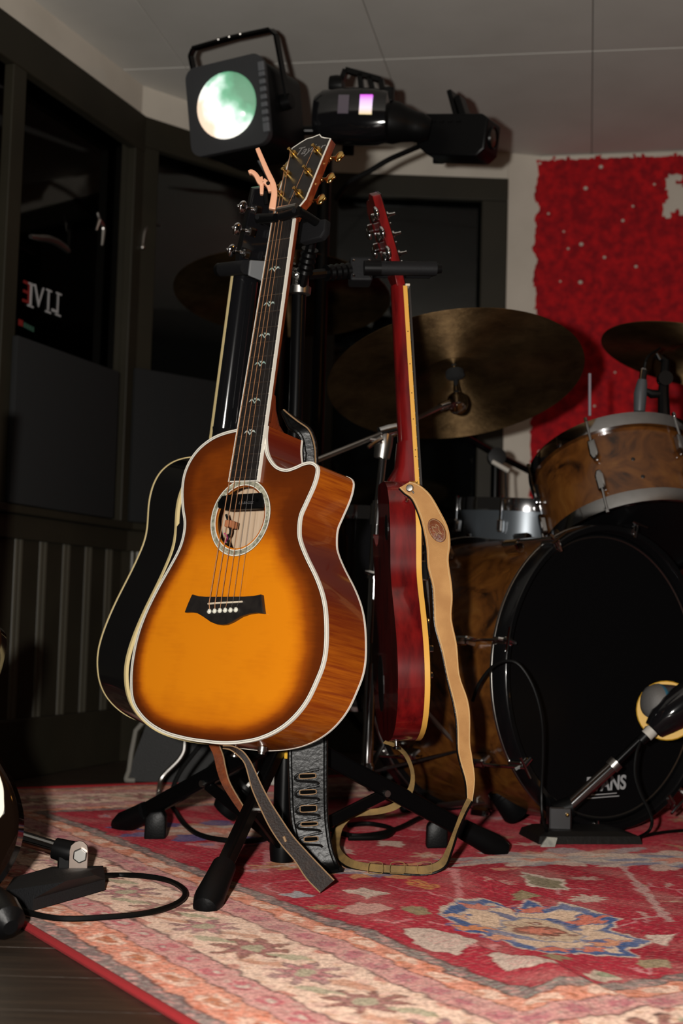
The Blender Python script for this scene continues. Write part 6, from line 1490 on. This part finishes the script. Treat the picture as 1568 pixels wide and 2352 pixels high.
# =================================================================== BEHIND, LEFT: wedge cabinet, chrome rod, cables
def wedge():
    A = fl(288, 1803); t = thing('monitor_wedge', 'black cabinet with pale grey edge trim standing behind the guitar stand at the left', 'speaker cabinet', A)
    Y = A.y; P = [at(290, 1790, Y), at(296, 1770, Y), at(345, 1640, Y), at(600, 1640, Y), at(600, 1815, Y), at(310, 1806, Y), at(294, 1802, Y)]
    mb = MB(); n = len(P)
    for p in P: mb.av((p.x, p.y, max(p.z, .009)))
    for p in P: mb.av((p.x+.05, p.y+.30, max(p.z, .009)))
    mb.f.append(tuple(range(n))); mb.f.append(tuple(n+k for k in reversed(range(n))))
    for k in range(n): mb.f.append((k, (k+1) % n, n+(k+1) % n, n+k))
    mb.build('cabinet', M_tolex, t, 20)
    MB().tube(spline([Vector((p.x, p.y-.002, max(p.z, .012))) for p in (P[3], P[2], P[1], P[0], P[6], P[5])], 3)[3:], .006, 8).build('edge_trim', M_greytrim, t, label='pale grey edge trim')
wedge()
mb = MB().tube(spline([at(424, 1690, 3.30), at(424, 1712, 3.30), at(421, 1728, 3.30), at(408, 1748, 3.30), at(378, 1778, 3.30), at(368, 1795, 3.30), at(364, 1820, 3.31), fl(362, 1833, .012)], 5), .0055, 10)
solo(mb, 'chrome_rod', M_nickel, 'bent chrome rod foot in front of the trimmed cabinet', 'stand foot', fl(362, 1833, .012))
mb = MB().tube(spline([at(470, 1700, 3.0), at(445, 1730, 3.0), at(415, 1770, 3.0), at(397, 1810, 3.0), at(393, 1845, 3.0), fl(402, 1862, .014), fl(425, 1895, .014), fl(460, 1918, .014), fl(520, 1930, .014), fl(590, 1930, .014), fl(640, 1915, .014)], 5), .0048, 8)
solo(mb, 'coiled_cable', M_cable, 'black cable looping on the rug between the left legs of the guitar stand', 'cable', fl(460, 1918, .014))
mb = MB().tube(spline([fl(760, 1905, .014), fl(810, 1920, .014), fl(870, 1915, .014), fl(920, 1900, .014), fl(960, 1880, .014), fl(1000, 1865, .014)], 5), .0052, 8)
solo(mb, 'stage_cable', M_cable, 'black cable lying on the rug inside the tan strap loop', 'cable', fl(870, 1915, .014))
mb = MB().tube(spline([fl(800, 1895, .014), fl(850, 1892, .014), fl(900, 1904, .014), fl(880, 1922, .014), fl(800, 1925, .014)], 5), .0048, 8)
solo(mb, 'stage_cable', M_cable, 'second black cable curled under the tan strap loop', 'cable', fl(850, 1892, .014))
# rubber support blocks standing under two stand legs
for px, py, lb in ((355, 1928, 'small black rubber block under the left leg of the guitar stand'), (1003, 1948, 'small black rubber block under the right leg of the guitar stand')):
    p = fl(px, py, .008); mb = MB(); mb.prism([(-.020, 0), (.020, 0), (.019, .040), (.012, .052), (-.010, .050), (-.019, .040)], p+Vector((0, .03, 0)), (1, 0, .06), (0, 0, 1), (0, -1, 0), .034)
    solo(mb, 'rubber_block', M_rubber, lb, 'block', p, bevel=.004)
# bass drum pedal behind the hoop
def pedal():
    b = fl(1110, 1850); t = thing('drum_pedal', 'chrome bass drum pedal with a red plate left of the bass drum', 'drum pedal', b)
    Y = b.y-.05
    MB().box(at(1118, 1706, Y-.12), (.044, .02, .036), Matrix.Rotation(rad(14), 3, 'Y')).build('red_plate', mat('dull_red_plate', (.11, .025, .03), .5), t, 0, .003)
    MB().tube([at(1070, 1672, Y-.1), at(1102, 1690, Y-.1), at(1140, 1695, Y-.1)], [.005, .008, .006], 10).build('rocker', M_chrome, t)
    MB().tube([at(1090, 1730, Y-.08), at(1100, 1790, Y-.02), at(1108, 1835, Y)], .007, 10).build('post', M_nickel, t)
    MB().tube([at(1000, 1830, Y-.1), at(1048, 1725, Y-.1)], .0042, 8).build('link_rod', M_nickel, t)
    MB().beam(fl(1030, 1850, .02), fl(1125, 1838, .05), .07, .012).build('footboard', M_nickel, t, 0, .003)
pedal()

b_ = fl(628, 1826)
px_ = thing('effect_pedal', 'small red and white box on the rug behind the stand mast', 'box', b_)
MB().box(b_+Vector((0, .02, .014)), (.035, .04, .016)).build('red_base', M_redplastic, px_, 0, .002)
MB().box(b_+Vector((.002, .02, .034)), (.022, .034, .024)).build('white_top', M_sleeve, px_, 0, .003)
